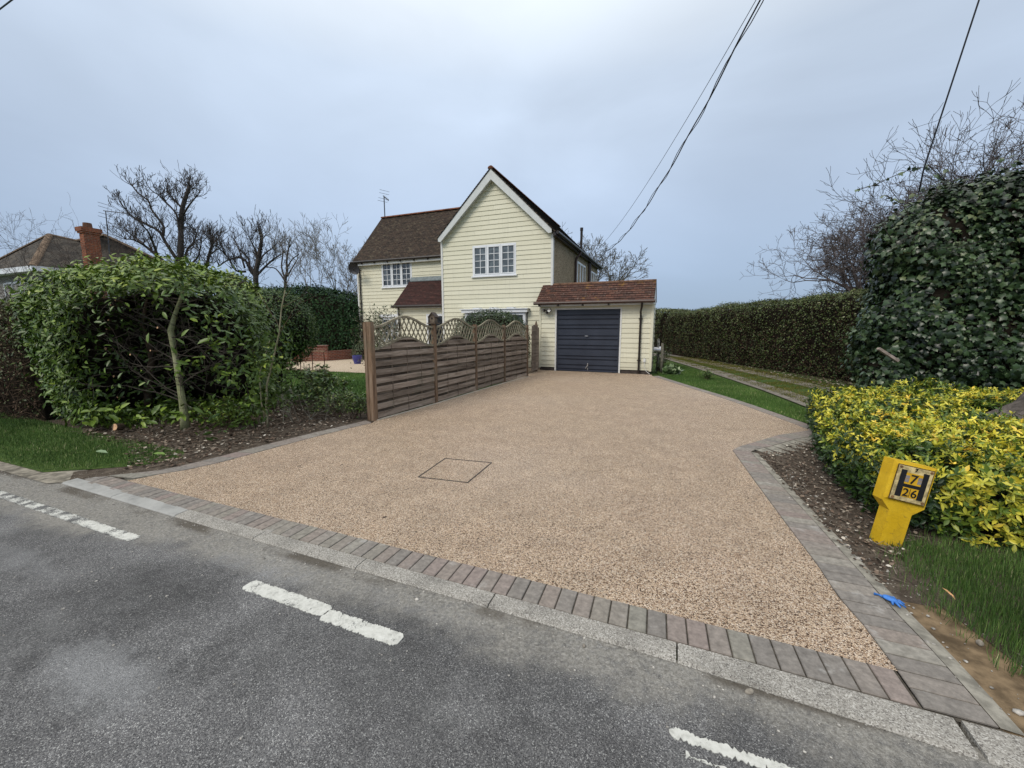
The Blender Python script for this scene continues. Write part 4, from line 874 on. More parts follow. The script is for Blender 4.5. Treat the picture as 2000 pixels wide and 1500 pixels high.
DARKIN = plain('inner_shade', (.016, .013, .010), 1., .02, .4, 5)  # near-black foliage cores: twiggy inside and its shade put into one colour

def grow(A, B, ra, rb, p, d, ln, r, lev, rng, spread=.6, up=.12, kids=(2, 4), nst=3, fall=.62, rmin=.004, wig=.16, side=2):
    st = ln / nst; q = np.array(p, float); d = np.array(d, float); d /= np.linalg.norm(d); rr = r
    for i in range(nst):
        d = d + rng.normal(0, wig, 3); d[2] += up; d /= np.linalg.norm(d)
        n = q + d * st; r2 = max(rmin, rr * .82); A.append(q); B.append(n); ra.append(rr); rb.append(r2)
        if lev > 0 and (i > 0 or lev > 2):
            for _ in range(int(rng.integers(kids[0], kids[1] + 1)) if i == nst - 1 else int(rng.integers(0, side))):
                dd = d + rng.normal(0, spread, 3); grow(A, B, ra, rb, n, dd, ln * fall * rng.uniform(.75, 1.2), max(rmin, r2 * .7), lev - 1, rng, spread, up, kids, nst, fall, rmin, wig, side)
        q = n; rr = r2
def limb_tree(name, label, limbs, rads, seed, cat='tree', group=None, twig=(1.2, .035, 3), dens=2.2, rmin=.012, bark=None, spread=.55, up=.2):
    rng = np.random.default_rng(seed); b = limbs[0][0]; t = thing(name, label, cat, tuple(b), group)
    mb = MB()
    def smooth(l):
        l = np.array(l); out = []
        for i in range(len(l) - 1):
            p0, p1, p2, p3 = l[max(i - 1, 0)], l[i], l[i + 1], l[min(i + 2, len(l) - 1)]
            for k in range(4): u = k / 4; out.append(.5 * ((2 * p1) + (-p0 + p2) * u + (2 * p0 - 5 * p1 + 4 * p2 - p3) * u * u + (-p0 + 3 * p1 - 3 * p2 + p3) * u ** 3))
        return out + [l[-1]]
    A, B, ra, rb = [], [], [], []
    for j, (l, r) in enumerate(zip(limbs, rads)):
        pts = smooth(l); n = len(pts); rr = [r * (1 - .62 * i / (n - 1)) * rng.uniform(.92, 1.08) for i in range(n)]
        mb2 = MB() if j else mb
        (mb if j == 0 else mb2).tube(pts, rr, 8)
        if j: 
            o = len(mb.v); mb.v += mb2.v; mb.r += mb2.r; mb.f += [tuple(o + k for k in f) for f in mb2.f]
        L = sum(np.linalg.norm(pts[i + 1] - pts[i]) for i in range(n - 1))
        for i in range(2, n):
            if j == 0 and pts[i][2] < b[2] + 5.5: continue
            k = rng.poisson(dens * 1.5 * L / n); 
            if i == n - 1: k += 4
            d0 = unit(pts[i] - pts[i - 1])
            for _ in range(k):
                d = d0 * rng.uniform(.1, .9) + rng.normal(0, .6, 3); d[2] = abs(d[2]) * .8 + .15
                grow(A, B, ra, rb, pts[i] + (pts[i - 1] - pts[i]) * rng.random(), d, twig[0] * .74 * rng.uniform(.5, 1.2), twig[1], twig[2], rng, spread, up, (1, 2), 3, .62, rmin)
    mb.build('trunk', bark or DBARK, t, smooth=True, fixn=False)
    o = segs_mesh('twigs', A, B, ra, rb, DBARK, t, 3); return t
LIMBS_T1 = [[[-39.0,22.1,0.0],[-39.0,22.1,6.2],[-38.8,22.1,8.0],[-38.7,22.2,9.3],[-38.4,22.3,11.2],[-37.8,22.5,12.6],[-37.6,22.6,13.1]],[[-39.1,22.0,7.1],[-39.6,21.5,8.6],[-39.7,21.2,9.4],[-40.3,20.7,9.9],[-40.9,20.1,10.4],[-41.1,19.8,10.9]],[[-40.0,21.6,9.2],[-40.0,21.7,9.9],[-40.3,21.6,10.5],[-40.8,21.4,11.3],[-41.1,21.4,12.0],[-41.9,21.1,12.7],[-42.3,21.0,13.3]],[[-38.7,22.1,8.8],[-38.6,22.0,10.6],[-38.7,21.8,11.2],[-39.1,21.5,11.8],[-39.4,21.2,12.3]],[[-38.4,22.3,11.4],[-39.3,22.2,12.3],[-40.0,22.2,12.8]],[[-39.5,21.8,6.3],[-40.9,21.5,7.6],[-42.0,21.3,8.4],[-43.1,21.1,9.3]],[[-40.7,21.4,7.6],[-40.1,20.8,8.7],[-39.5,20.3,9.2],[-39.0,19.7,9.5]],[[-41.5,21.1,8.3],[-40.9,20.0,8.6],[-40.0,19.0,8.4]],[[-38.8,22.1,6.6],[-38.9,22.7,8.2],[-39.0,23.3,8.9],[-39.3,23.8,9.8]],[[-38.7,22.2,6.3],[-37.7,22.1,6.8],[-36.6,22.1,7.4],[-35.8,22.0,8.6]],[[-38.5,22.3,10.7],[-37.1,22.1,11.4],[-35.7,21.9,11.9]]]
RAD_T1 = [0.286, 0.136, 0.102, 0.088, 0.082, 0.163, 0.102, 0.082, 0.109, 0.102, 0.095]
LIMBS_T2 = [[[-37.1,22.8,0.0],[-37.1,22.8,6.0],[-37.0,22.9,6.7],[-36.6,23.0,7.8],[-36.3,23.1,8.5],[-36.3,23.1,8.9]],[[-36.3,23.1,8.5],[-38.4,25.0,9.5]],[[-36.8,22.9,7.5],[-35.8,23.2,8.1]]]
RAD_T2 = [0.15, 0.088, 0.054]
LIMBS_T3 = [[[-33.2,24.4,0.0],[-33.2,24.4,5.6],[-32.9,24.5,7.0],[-32.7,24.6,8.0],[-32.5,24.7,8.8],[-32.4,24.7,9.3]],[[-33.1,24.4,5.8],[-34.1,24.6,6.5],[-34.7,25.0,7.5],[-35.9,25.1,8.4]],[[-32.9,24.5,7.1],[-33.0,24.4,8.1],[-33.2,24.2,8.9]],[[-33.1,24.4,6.0],[-34.3,24.2,7.4],[-35.7,23.9,7.3],[-36.7,23.7,6.8]],[[-33.9,24.1,6.3],[-34.1,23.4,6.3],[-34.1,22.8,7.3],[-34.2,22.1,8.0]],[[-34.0,24.1,6.6],[-34.6,24.2,8.0],[-35.3,24.3,9.1]],[[-33.0,24.4,6.0],[-32.7,25.6,7.3],[-32.4,26.7,8.2]],[[-32.9,24.5,6.7],[-32.5,24.7,7.6],[-31.6,25.1,8.3]]]
RAD_T3 = [0.238, 0.122, 0.095, 0.109, 0.095, 0.082, 0.102, 0.088]
LIMBS_T4 = [[[-30.9,25.3,0.0],[-30.9,25.3,5.0],[-30.7,25.4,6.3],[-30.6,25.4,7.3],[-30.3,25.5,8.5]],[[-30.8,25.3,5.6],[-31.4,25.5,6.7],[-31.6,25.9,8.1],[-32.2,26.1,9.0]],[[-30.7,25.4,5.9],[-30.6,25.9,6.7],[-30.5,26.4,7.5]],[[-30.7,25.4,6.5],[-29.3,24.8,7.1],[-27.8,24.2,7.3]],[[-30.8,25.3,5.4],[-32.1,25.5,6.6],[-33.5,25.7,6.8]]]
RAD_T4 = [0.136, 0.082, 0.082, 0.068, 0.068]
limb_tree('pollarded_tree', 'tallest bare pollard behind the laurel, with long knobbly limbs, right of the brick chimney', LIMBS_T1, RAD_T1, 11, twig=(1.25, .032, 3), dens=3.4)
limb_tree('pollarded_tree', 'short stubby pollard between the tallest bare tree and the next wide one', LIMBS_T2, RAD_T2, 12, dens=3.5)
limb_tree('pollarded_tree', 'wide bare pollard with a fan of crooked limbs above the right half of the laurel', LIMBS_T3, RAD_T3, 13, twig=(1.3, .03, 3), dens=3.6)
limb_tree('pollarded_tree', 'small pollard with bare upright stubs, rightmost of the pollards left of the house', LIMBS_T4, RAD_T4, 14, twig=(.6, .02, 2), dens=.8)
def auto_tree(name, label, base, height, crown_r, seed, r0=.2, trunk_h=2., stems=5, lev=5, rmin=.010, bark=None, up=.16, spread=.5, lean=(0, 0), ln=None, cat='tree', kids=(2, 3), wig=.14, fan=.55, side=2):
    rng = np.random.default_rng(seed); t = thing(name, label, cat, base); A, B, ra, rb = [], [], [], []
    b = np.array(base, float); top = b + np.array([lean[0], lean[1], trunk_h]); mb = MB(); mb.tube([b - np.array([0, 0, .1]), (b + top) / 2 + rng.normal(0, .05, 3), top], [r0 * 1.15, r0, r0 * .85], 9)
    mb.build('trunk', bark or BARK, t, smooth=True, fixn=False); ln = ln or (height - trunk_h) * .42
    for i in range(stems):
        a = 2 * math.pi * i / stems + rng.uniform(-.4, .4); f = rng.uniform(.4, 1.1) * fan; d = (math.cos(a) * f, math.sin(a) * f, 1)
        grow(A, B, ra, rb, top - np.array([0, 0, .1 * i / stems]), d, ln * rng.uniform(.85, 1.1), r0 * .55, lev, rng, spread, up, kids, 3, .64, rmin, wig, side)
    segs_mesh('branches', A, B, ra, rb, bark or BARK, t, 4); return t
auto_tree('bare_tree', 'pale feathery bare tree rising behind the conifer hedge, just left of the house', (-27.2, 26.8, 0), 10.0, 3, 21, .17, 1.6, 7, 5, .009, m_bark('pale_twig', (.10, .09, .08), (.26, .24, .21)), .10, .42, ln=3.2, fan=.75)
auto_tree('bare_tree', 'low bare brushy tree between the feathery tree and the house corner', (-24.5, 27.5, 0), 8.0, 3, 22, .12, 1.2, 5, 4, .009, m_bark('pale_twig_b', (.09, .08, .07), (.22, .2, .18)), .10, .45, ln=2.4, fan=.8)
auto_tree('bare_tree', 'bare spreading tree behind the house, its grey branches fanning out above the garage roof', (-6.6, 34.0, 0), 9.6, 4, 23, .3, 3.2, 12, 5, .011, m_bark('mossy_twig', (.055, .05, .045), (.17, .16, .13)), .05, .5, ln=2.4, fan=1.15, kids=(2, 3))
for k, (x, y, s_, lb) in enumerate(((6.2, 18.0, 31, 'leafless tree behind the far hedge, left of the ivy mass, low and round'), (7.6, 19.2, 32, 'leafless fine-twigged tree behind the ivy, rising over its left shoulder'), (11.2, 19.6, 33, 'tallest leafless fine-twigged tree, behind the ivy at the right edge of the picture'), (9.2, 16.6, 36, 'bare twiggy tree between the two tall leafless trees behind the ivy'))):
    auto_tree('bare_tree', lb, (x, y, 0), (5.8, 7.0, 8.8, 7.6)[k], 3, s_, .12, (2.3, 2.3, 2.6, 2.4)[k], (11, 12, 13, 11)[k], 5, .005, m_bark('dark_twig_' + 'abcd'[k], (.06, .052, .054), (.17, .145, .14)), .045, .62, ln=(1.6, 1.95, 2.5, 2.1)[k], fan=1.0, wig=.17, kids=(2, 3), side=(2, 3, 3, 2)[k])

def surf_points(rng, n, f):   # rejection helper: f(n)->P,N,keep
    Ps, Ns = [], []; got = 0
    while got < n:
        P, N, k = f(n); Ps.append(P[k]); Ns.append(N[k]); got += int(k.sum())
    return np.concatenate(Ps)[:n], np.concatenate(Ns)[:n]
def superell(rng, n, c, h, e=4.0):
    d = unit(rng.normal(size=(n, 3))); s_ = (np.abs(d) ** e).sum(1) ** (-1 / e); u = d * s_[:, None]
    N = unit(np.sign(u) * np.abs(u) ** (e - 1) / np.array(h)); return np.array(c) + u * np.array(h), N
def core_mesh(name, c, h, e, mat, parent, rng, amp=.1, n=3, fn=None):
    bm = bmesh.new(); bmesh.ops.create_icosphere(bm, subdivisions=n + 1, radius=1)
    for v in bm.verts:
        d = np.array(v.co); u = d * (np.abs(d) ** e).sum() ** (-1 / e) * (1 + rng.uniform(-amp, amp)); v.co = Vector(np.array(c) + u * np.array(h))
        if fn: v.co = Vector(fn(np.array(v.co)))
    me = bpy.data.meshes.new(name); bm.to_mesh(me); bm.free(); me.materials.append(mat); return link(name, me, parent)
def lump(P, s, seed):         # smooth pseudo-noise field for lumpy outlines
    r = np.random.default_rng(seed); v = 0
    for k in range(5):
        w_ = r.normal(size=3) * s * (1 + .6 * k); v = v + np.sin(P @ w_ + r.uniform(0, 6.3)) / (1 + .5 * k)
    return v / 2.6
# --- laurel ------------------------------------------------------------
LAUREL = m_leaf('laurel_leaf', [(0, (.026, .052, .010)), (.3, (.055, .10, .014)), (.6, (.105, .17, .022)), (.85, (.18, .26, .035)), (1, (.32, .38, .07))], .4, .38)
lt = thing('laurel_bush', 'large glossy laurel with its front cut open, showing a leaning green-barked trunk', 'bush', (-7.8, 4.4, 0))
rng = np.random.default_rng(41); LC, LH = np.array([-8.40, 4.75, 1.28]), np.array([2.12, 1.5, 1.32])
def top_shape(P):   # left half lower and bulging forward
    P = P.copy(); P[:, 2] *= 1 - .05 * np.clip((-8.2 - P[:, 0]) / 2.3, 0, 1) - .14 * np.clip((P[:, 0] + 7.3) / 1.1, 0, 1)
    t = P[:, 2] / 2.6; P[:, 1] += -.10 * t * (P[:, 1] < 4.5); P[:, 0] -= np.clip(P[:, 1] - 4.3, 0, 3) * .85 * np.clip((P[:, 0] + 8.6) / 2.0, 0, 1); P[:, 0] += np.where(P[:, 0] < LC[0], (.65 * (1 - np.clip(P[:, 2] / 1.3, 0, 1))) * np.clip((LC[0] - P[:, 0]) / 2.4, 0, 1), 0)
    return P
HC, HHf = np.array([-7.08, 3.35, 1.08]), np.array([1.50, 1.60, 1.06])
def inhollow(P, s=1.0): return ((np.abs((P - HC) / (HHf * s)) ** 2.6).sum(1) < 1)
def fL(n):
    P, N = superell(rng, n, LC, LH, 5.5); P = P + N * (rng.normal(0, .07, n) + .10 * lump(P, 2.2, 5) - .22 * rng.random(n) ** 2)[:, None]
    P = top_shape(P); k = (P[:, 2] > .05) & ~(inhollow(P) & (rng.random(n) > .02)) & ((P[:, 1] < 5.9) | (rng.random(n) < .5))
    k &= ~((P[:, 0] > -7.0) & (P[:, 2] < 1.15) & (rng.random(n) < .72)); k &= ~((P[:, 2] < .40) & (P[:, 0] > -7.2) & (rng.random(n) < .6)); return P, N, k
P, N = surf_points(rng, 30000, fL); Z = np.array([0, 0, 1.])
T = unit(N * .55 + rng.normal(0, .6, P.shape) + Z * .35); Nn = unit(N * .75 + rng.normal(0, .42, P.shape) + Z * .35)
low = np.clip((1.0 - P[:, 2]) * 1.2, 0, 1); T[:, 2] -= low * .9
sz = np.where(P[:, 0] > -6.9, .13, .10) * rng.uniform(.7, 1.25, len(P))
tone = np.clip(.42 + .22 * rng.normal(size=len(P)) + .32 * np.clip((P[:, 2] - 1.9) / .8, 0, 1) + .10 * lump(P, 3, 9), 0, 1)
leaves('foliage', P, Nn, T, sz, 'laurel', LAUREL, lt, rng, .95, tone)
# leaves lining the back of the hollow and loose sprays inside it
def fH(n):
    d = unit(rng.normal(size=(n, 3))); d[:, 1] = np.abs(d[:, 1]); u = d * ((np.abs(d) ** 2.6).sum(1) ** (-1 / 2.6))[:, None]
    P = HC + u * HHf * rng.uniform(.98, 1.18, (n, 1)); return P, -d, (P[:, 2] > .1) & (rng.random(n) < .35 + .65 * np.clip(np.abs(P[:, 0] - HC[0]) / 1.2, 0, 1))
P, N = surf_points(rng, 2300, fH); leaves('inner_foliage', P, unit(N + rng.normal(0, .6, P.shape)), rng.normal(size=P.shape), rng.uniform(.07, .12, len(P)), 'laurel', LAUREL, lt, rng, 1, rng.random(len(P)) * .35)  # low leaf tones put the hollow's shade into the leaf colour
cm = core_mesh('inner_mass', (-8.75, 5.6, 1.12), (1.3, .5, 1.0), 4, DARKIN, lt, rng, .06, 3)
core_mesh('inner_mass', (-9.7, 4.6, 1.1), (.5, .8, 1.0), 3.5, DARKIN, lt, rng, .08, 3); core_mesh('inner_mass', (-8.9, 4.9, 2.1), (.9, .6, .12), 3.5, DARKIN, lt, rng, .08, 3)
mb = MB(); mb.tube([(-7.19, 3.88, -.03), (-7.21, 3.9, .3), (-7.33, 3.95, .68), (-7.42, 3.98, 1.15), (-7.50, 4.0, 1.55), (-7.44, 4.05, 1.8), (-7.33, 4.1, 2.05), (-7.28, 4.2, 2.4)], [.070, .052, .044, .038, .043, .029, .025, .016], 14); mb.build('trunk', STEM, lt, smooth=True)
mb = MB(); mb.tube([(-8.80, 4.2, -.03), (-8.74, 4.2, .52), (-8.50, 4.2, 1.05), (-8.55, 4.2, 1.4), (-8.66, 4.2, 1.65), (-8.63, 4.3, 2.1)], [.07, .06, .05, .04, .035, .02], 10); mb.build('trunk', BTWIG, lt, smooth=True)
A, B, ra, rb = [], [], [], []; TP = np.array([(-7.21, 3.9, .3), (-7.33, 3.95, .68), (-7.42, 3.98, 1.15), (-7.50, 4.0, 1.55), (-7.33, 4.1, 2.05)]); TQ = np.array([(-8.74, 4.2, .52), (-8.50, 4.2, 1.05), (-8.66, 4.2, 1.65), (-8.63, 4.3, 2.1), (-8.6, 4.3, 2.2)])
cuts = []
for tp, cnt in ((TP, 26), (TQ, 18)):
    for i in range(cnt):
        u = rng.uniform(.25, 4); k = min(3, int(u)); p = tp[k] + (tp[k + 1] - tp[k]) * (u - k); sg = 1 if rng.random() < .5 else -1
        d = np.array([sg * rng.uniform(.5, 1.2), rng.uniform(-.6, .5), rng.uniform(-.1, .7)]); grow(A, B, ra, rb, p, d, rng.uniform(.45, 1.0), .013, 2, rng, .42, .03, (1, 2), 4, .6, .0028, .12)
for i in range(90):
    p = np.array([rng.uniform(-8.9, -6.4), rng.uniform(4.0, 4.9), rng.uniform(.3, 2.2)]); grow(A, B, ra, rb, p, rng.normal(0, .6, 3) + np.array([0, -.2, .3]), rng.uniform(.3, .7), .007, 1, rng, .5, .05, (1, 2), 3, .6, .0025, .18)
segs_mesh('branches', A, B, ra, rb, m_bark('grey_twig', (.03, .026, .022), (.10, .085, .07), 8), lt, 4)
for (x, y, z, r_) in ((-8.80, 3.72, 1.25, .028), (-8.85, 3.8, .78, .022), (-8.82, 3.8, .42, .02), (-8.75, 3.75, 1.58, .018), (-8.55, 3.7, 1.72, .016), (-8.2, 3.6, 1.95, .014), (-8.05, 3.6, 2.02, .014), (-7.25, 3.7, 1.6, .016), (-7.95, 3.65, 1.18, .014), (-7.5, 3.7, 1.25, .013), (-7.85, 3.3, .10, .055)):
    mb = MB(); mb.tube([(x - .03, y + .10, z - .02), (x, y, z)], [r_, r_], 10); o = mb.build('cut_branch', BTWIG, lt)
    mb = MB(); mb.tube([(x, y, z), (x + .0005, y - .003, z + .0006)], [r_ * .93, r_ * .93], 10); mb.build('cut_end', CUT, o)
# sprays of large leaves inside and at the foot of the hollow
P, T_ = [], []
for (x, y, z, n) in ((-6.75, 3.6, 1.0, 8), (-6.4, 3.7, 1.15, 8), (-7.0, 3.5, .45, 7), (-6.6, 3.5, .35, 10), (-7.25, 3.4, .22, 10), (-8.9, 3.4, 1.4, 6), (-7.75, 3.3, .35, 12), (-8.3, 3.2, .25, 14), (-6.35, 3.9, 1.7, 9), (-6.1, 3.9, .9, 9), (-6.0, 4.1, .5, 8), (-6.9, 3.6, 2.05, 8), (-6.2, 3.8, 1.35, 10)):
    for k in range(n):
        a_ = rng.uniform(0, 6.28); P.append((x + rng.normal(0, .05), y + rng.normal(0, .05), z + rng.normal(0, .06))); T_.append((math.cos(a_), math.sin(a_) * .6 - .3, rng.uniform(-.2, .5)))
P = np.array(P); T_ = np.array(T_); leaves('leaf_sprays', P, Z + rng.normal(0, .35, P.shape) + np.array([0, -.5, 0]), T_, rng.uniform(.12, .19, len(P)), 'laurel', LAUREL, lt, rng, 1, rng.uniform(.4, .9, len(P)))
# two thin stems with leaves in front of the gap
st = thing('sapling', 'two slender pale bent stems with a few laurel leaves beside the cut laurel bush', 'sapling', (-6.04, 4.43, 0)); A, B, ra, rb = [], [], [], []
for pl, r_ in (([(-6.04, 4.43, 0), (-6.03, 4.43, .35), (-5.98, 4.43, .7), (-5.80, 4.43, 1.1), (-5.62, 4.43, 1.5), (-5.52, 4.43, 1.9), (-5.42, 4.43, 2.15)], .018), ([(-6.10, 4.45, .1), (-6.17, 4.45, .4), (-6.16, 4.45, .85), (-6.0, 4.45, 1.15), (-5.86, 4.45, 1.4)], .012), ([(-6.04, 4.43, .0), (-6.0, 4.4, .2), (-6.10, 4.45, .12)], .010)):
    mb = MB(); mb.tube(pl, [r_ * (1 - .6 * i / (len(pl) - 1)) for i in range(len(pl))], 7); mb.build('stem', PALE, st, smooth=True)
for p, d in (((-5.52, 4.43, 1.9), (.6, .1, .35)), ((-5.62, 4.43, 1.5), (.5, .2, .6)), ((-5.6, 4.43, 1.6), (-.5, .1, .7)), ((-5.45, 4.43, 2.1), (.2, .2, 1)), ((-5.45, 4.43, 2.05), (.9, .0, .55))): grow(A, B, ra, rb, np.array(p), d, .55, .006, 1, rng, .4, .04, (1, 2), 4, .6, .002, .1)
segs_mesh('twigs', A, B, ra, rb, BTWIG, st, 4)
P = np.array([(-6.0, 4.42, 1.05), (-5.85, 4.42, 1.12), (-6.1, 4.42, .95), (-5.9, 4.42, .9), (-5.8, 4.4, 1.25)]).repeat(9, 0) + rng.normal(0, .09, (45, 3)); a_ = rng.uniform(0, 6.28, 45)
leaves('foliage', P, Z + rng.normal(0, .4, P.shape) + np.array([0, -.4, 0]), np.stack([np.cos(a_), np.sin(a_) * .5, rng.uniform(-.7, .1, 45)], 1), rng.uniform(.1, .17, 45), 'laurel', LAUREL, st, rng, 1, rng.uniform(.45, 1, 45))

# generic clipped hedge / bush
def bush(name, label, cat, c, h, e, n, size, kind, mat, seed, jit=.06, amp=.08, ls=2.5, wid=1., group=None, zmin=.03, core=True, tw=0, fn=None, tone=None, nj=.5, upb=.2, twmat=None, keep=None, twl=.3):
    rng = np.random.default_rng(seed); t = thing(name, label, cat, (c[0], c[1], 0), group); c = np.array(c, float); h = np.array(h, float)
    def f(m_):
        P, N = superell(rng, m_, c, h, e); P = P + N * (rng.normal(0, jit, m_) + amp * lump(P, ls, seed) - jit * 2 * rng.random(m_) ** 2)[:, None]
        k = P[:, 2] > zmin
        if keep is not None: k &= keep(P, rng)
        return P, N, k
    P, N = surf_points(rng, n, f); 
    tn = np.clip(.45 + .22 * rng.normal(size=n) + .15 * lump(P, ls * 1.7, seed + 1), 0, 1) if tone is None else tone(P, rng)
    if fn: P = fn(P)
    T = unit(N * .5 + rng.normal(0, .7, P.shape) + np.array([0, 0, upb])); leaves('foliage', P, unit(N + rng.normal(0, nj, P.shape)), T, rng.uniform(.7, 1.25, n) * size, kind, mat, t, rng, wid, tn)
    if tw:
        P, N = surf_points(rng, tw, f); P = fn(P) if fn else P; d = unit(N * .6 + rng.normal(0, .6, P.shape)); l = rng.uniform(.3, 1, (tw, 1)) * twl
        segs_mesh('twigs', P - N * .08 - d * l * .5, P - N * .03 + d * l * .5, np.full(tw, size * .07), np.full(tw, size * .03), twmat or BTWIG, t, 3)
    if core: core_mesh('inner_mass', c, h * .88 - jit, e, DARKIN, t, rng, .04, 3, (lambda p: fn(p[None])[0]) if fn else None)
    return t
DOMELEAF = m_leaf('dome_leaf', [(0, (.016, .04, .010)), (.4, (.035, .075, .014)), (.8, (.085, .14, .025)), (1, (.17, .24, .05))])
bush('clipped_bush', 'rounded clipped green bush bulging out to the right behind the laurel', 'bush', (-9.35, 7.0, 1.55), (1.08, 1.08, .98), 2.3, 14000, .055, 'oval', DOMELEAF, 51, .03, .04)
mb = MB(); mb.tube([(-9.35, 7.0, -.02), (-9.35, 7.0, .9)], .07, 8); tag(mb.build('bush_stem', BTWIG), 'short stem carrying the rounded clipped bush, hidden low behind the laurel', 'stem')
CONI = m_leaf('conifer_spray', [(0, (.007, .022, .009)), (.5, (.014, .042, .014)), (.85, (.03, .07, .02)), (1, (.05, .10, .03))], .6, .15)
def cfn(P): P = P.copy(); P[:, 2] *= 1 - .17 * np.clip((P[:, 0] + 19.5) / 3.2, 0, 1); return P
bush('conifer_hedge', 'tall dark green conifer hedge behind the red brick wall, left of the house', 'hedge', (-20.6, 18.6, 1.85), (4.6, 1.5, 2.05), 5, 26000, .17, 'spray', CONI, 52, .10, .10, 1.5, fn=cfn)
bush('dark_shrub', 'dark leafy shrub with pale flecks between the conifer hedge and the corner of the house', 'shrub', (-16.1, 18.4, 1.3), (.95, .9, 1.35), 2.6, 7000, .07, 'leaf', m_leaf('dark_shrub_leaf', [(0, (.012, .016, .010)), (.6, (.04, .045, .022)), (.93, (.08, .08, .04)), (1, (.3, .3, .22))]), 53, .12, .15, 2.4, tw=500)
LAVF = m_leaf('clump_leaf', [(0, (.03, .05, .02)), (.6, (.07, .11, .05)), (1, (.22, .25, .16))])
bush('low_shrub', 'low grey-green shrub at the right end of the garden wall beside the house corner', 'shrub', (-14.6, 16.35, .35), (.75, .45, .42), 2.2, 2500, .06, 'leaf', LAVF, 54, .06, .1)
bush('garden_shrub', 'open leafy shrub with pale undersides seen above the first fence panel against the house', 'shrub', (-10.4, 12.4, 1.25), (.75, .7, 1.05), 2.1, 1500, .085, 'oval', m_leaf('olive_leaf', [(0, (.05, .06, .03)), (.5, (.10, .12, .06)), (.85, (.2, .22, .13)), (1, (.34, .35, .26))]), 55, .22, .2, core=False, tw=500, twl=.5)
bush('clipped_bush', 'domed dark green clipped bush behind the third fence panel, below the white window hood', 'bush', (-6.05, 13.05, 1.0), (1.33, 1.0, 1.16), 2.7, 15000, .055, 'oval', m_leaf('box_leaf', [(0, (.010, .022, .008)), (.5, (.024, .05, .014)), (1, (.07, .11, .035))]), 56, .04, .03)
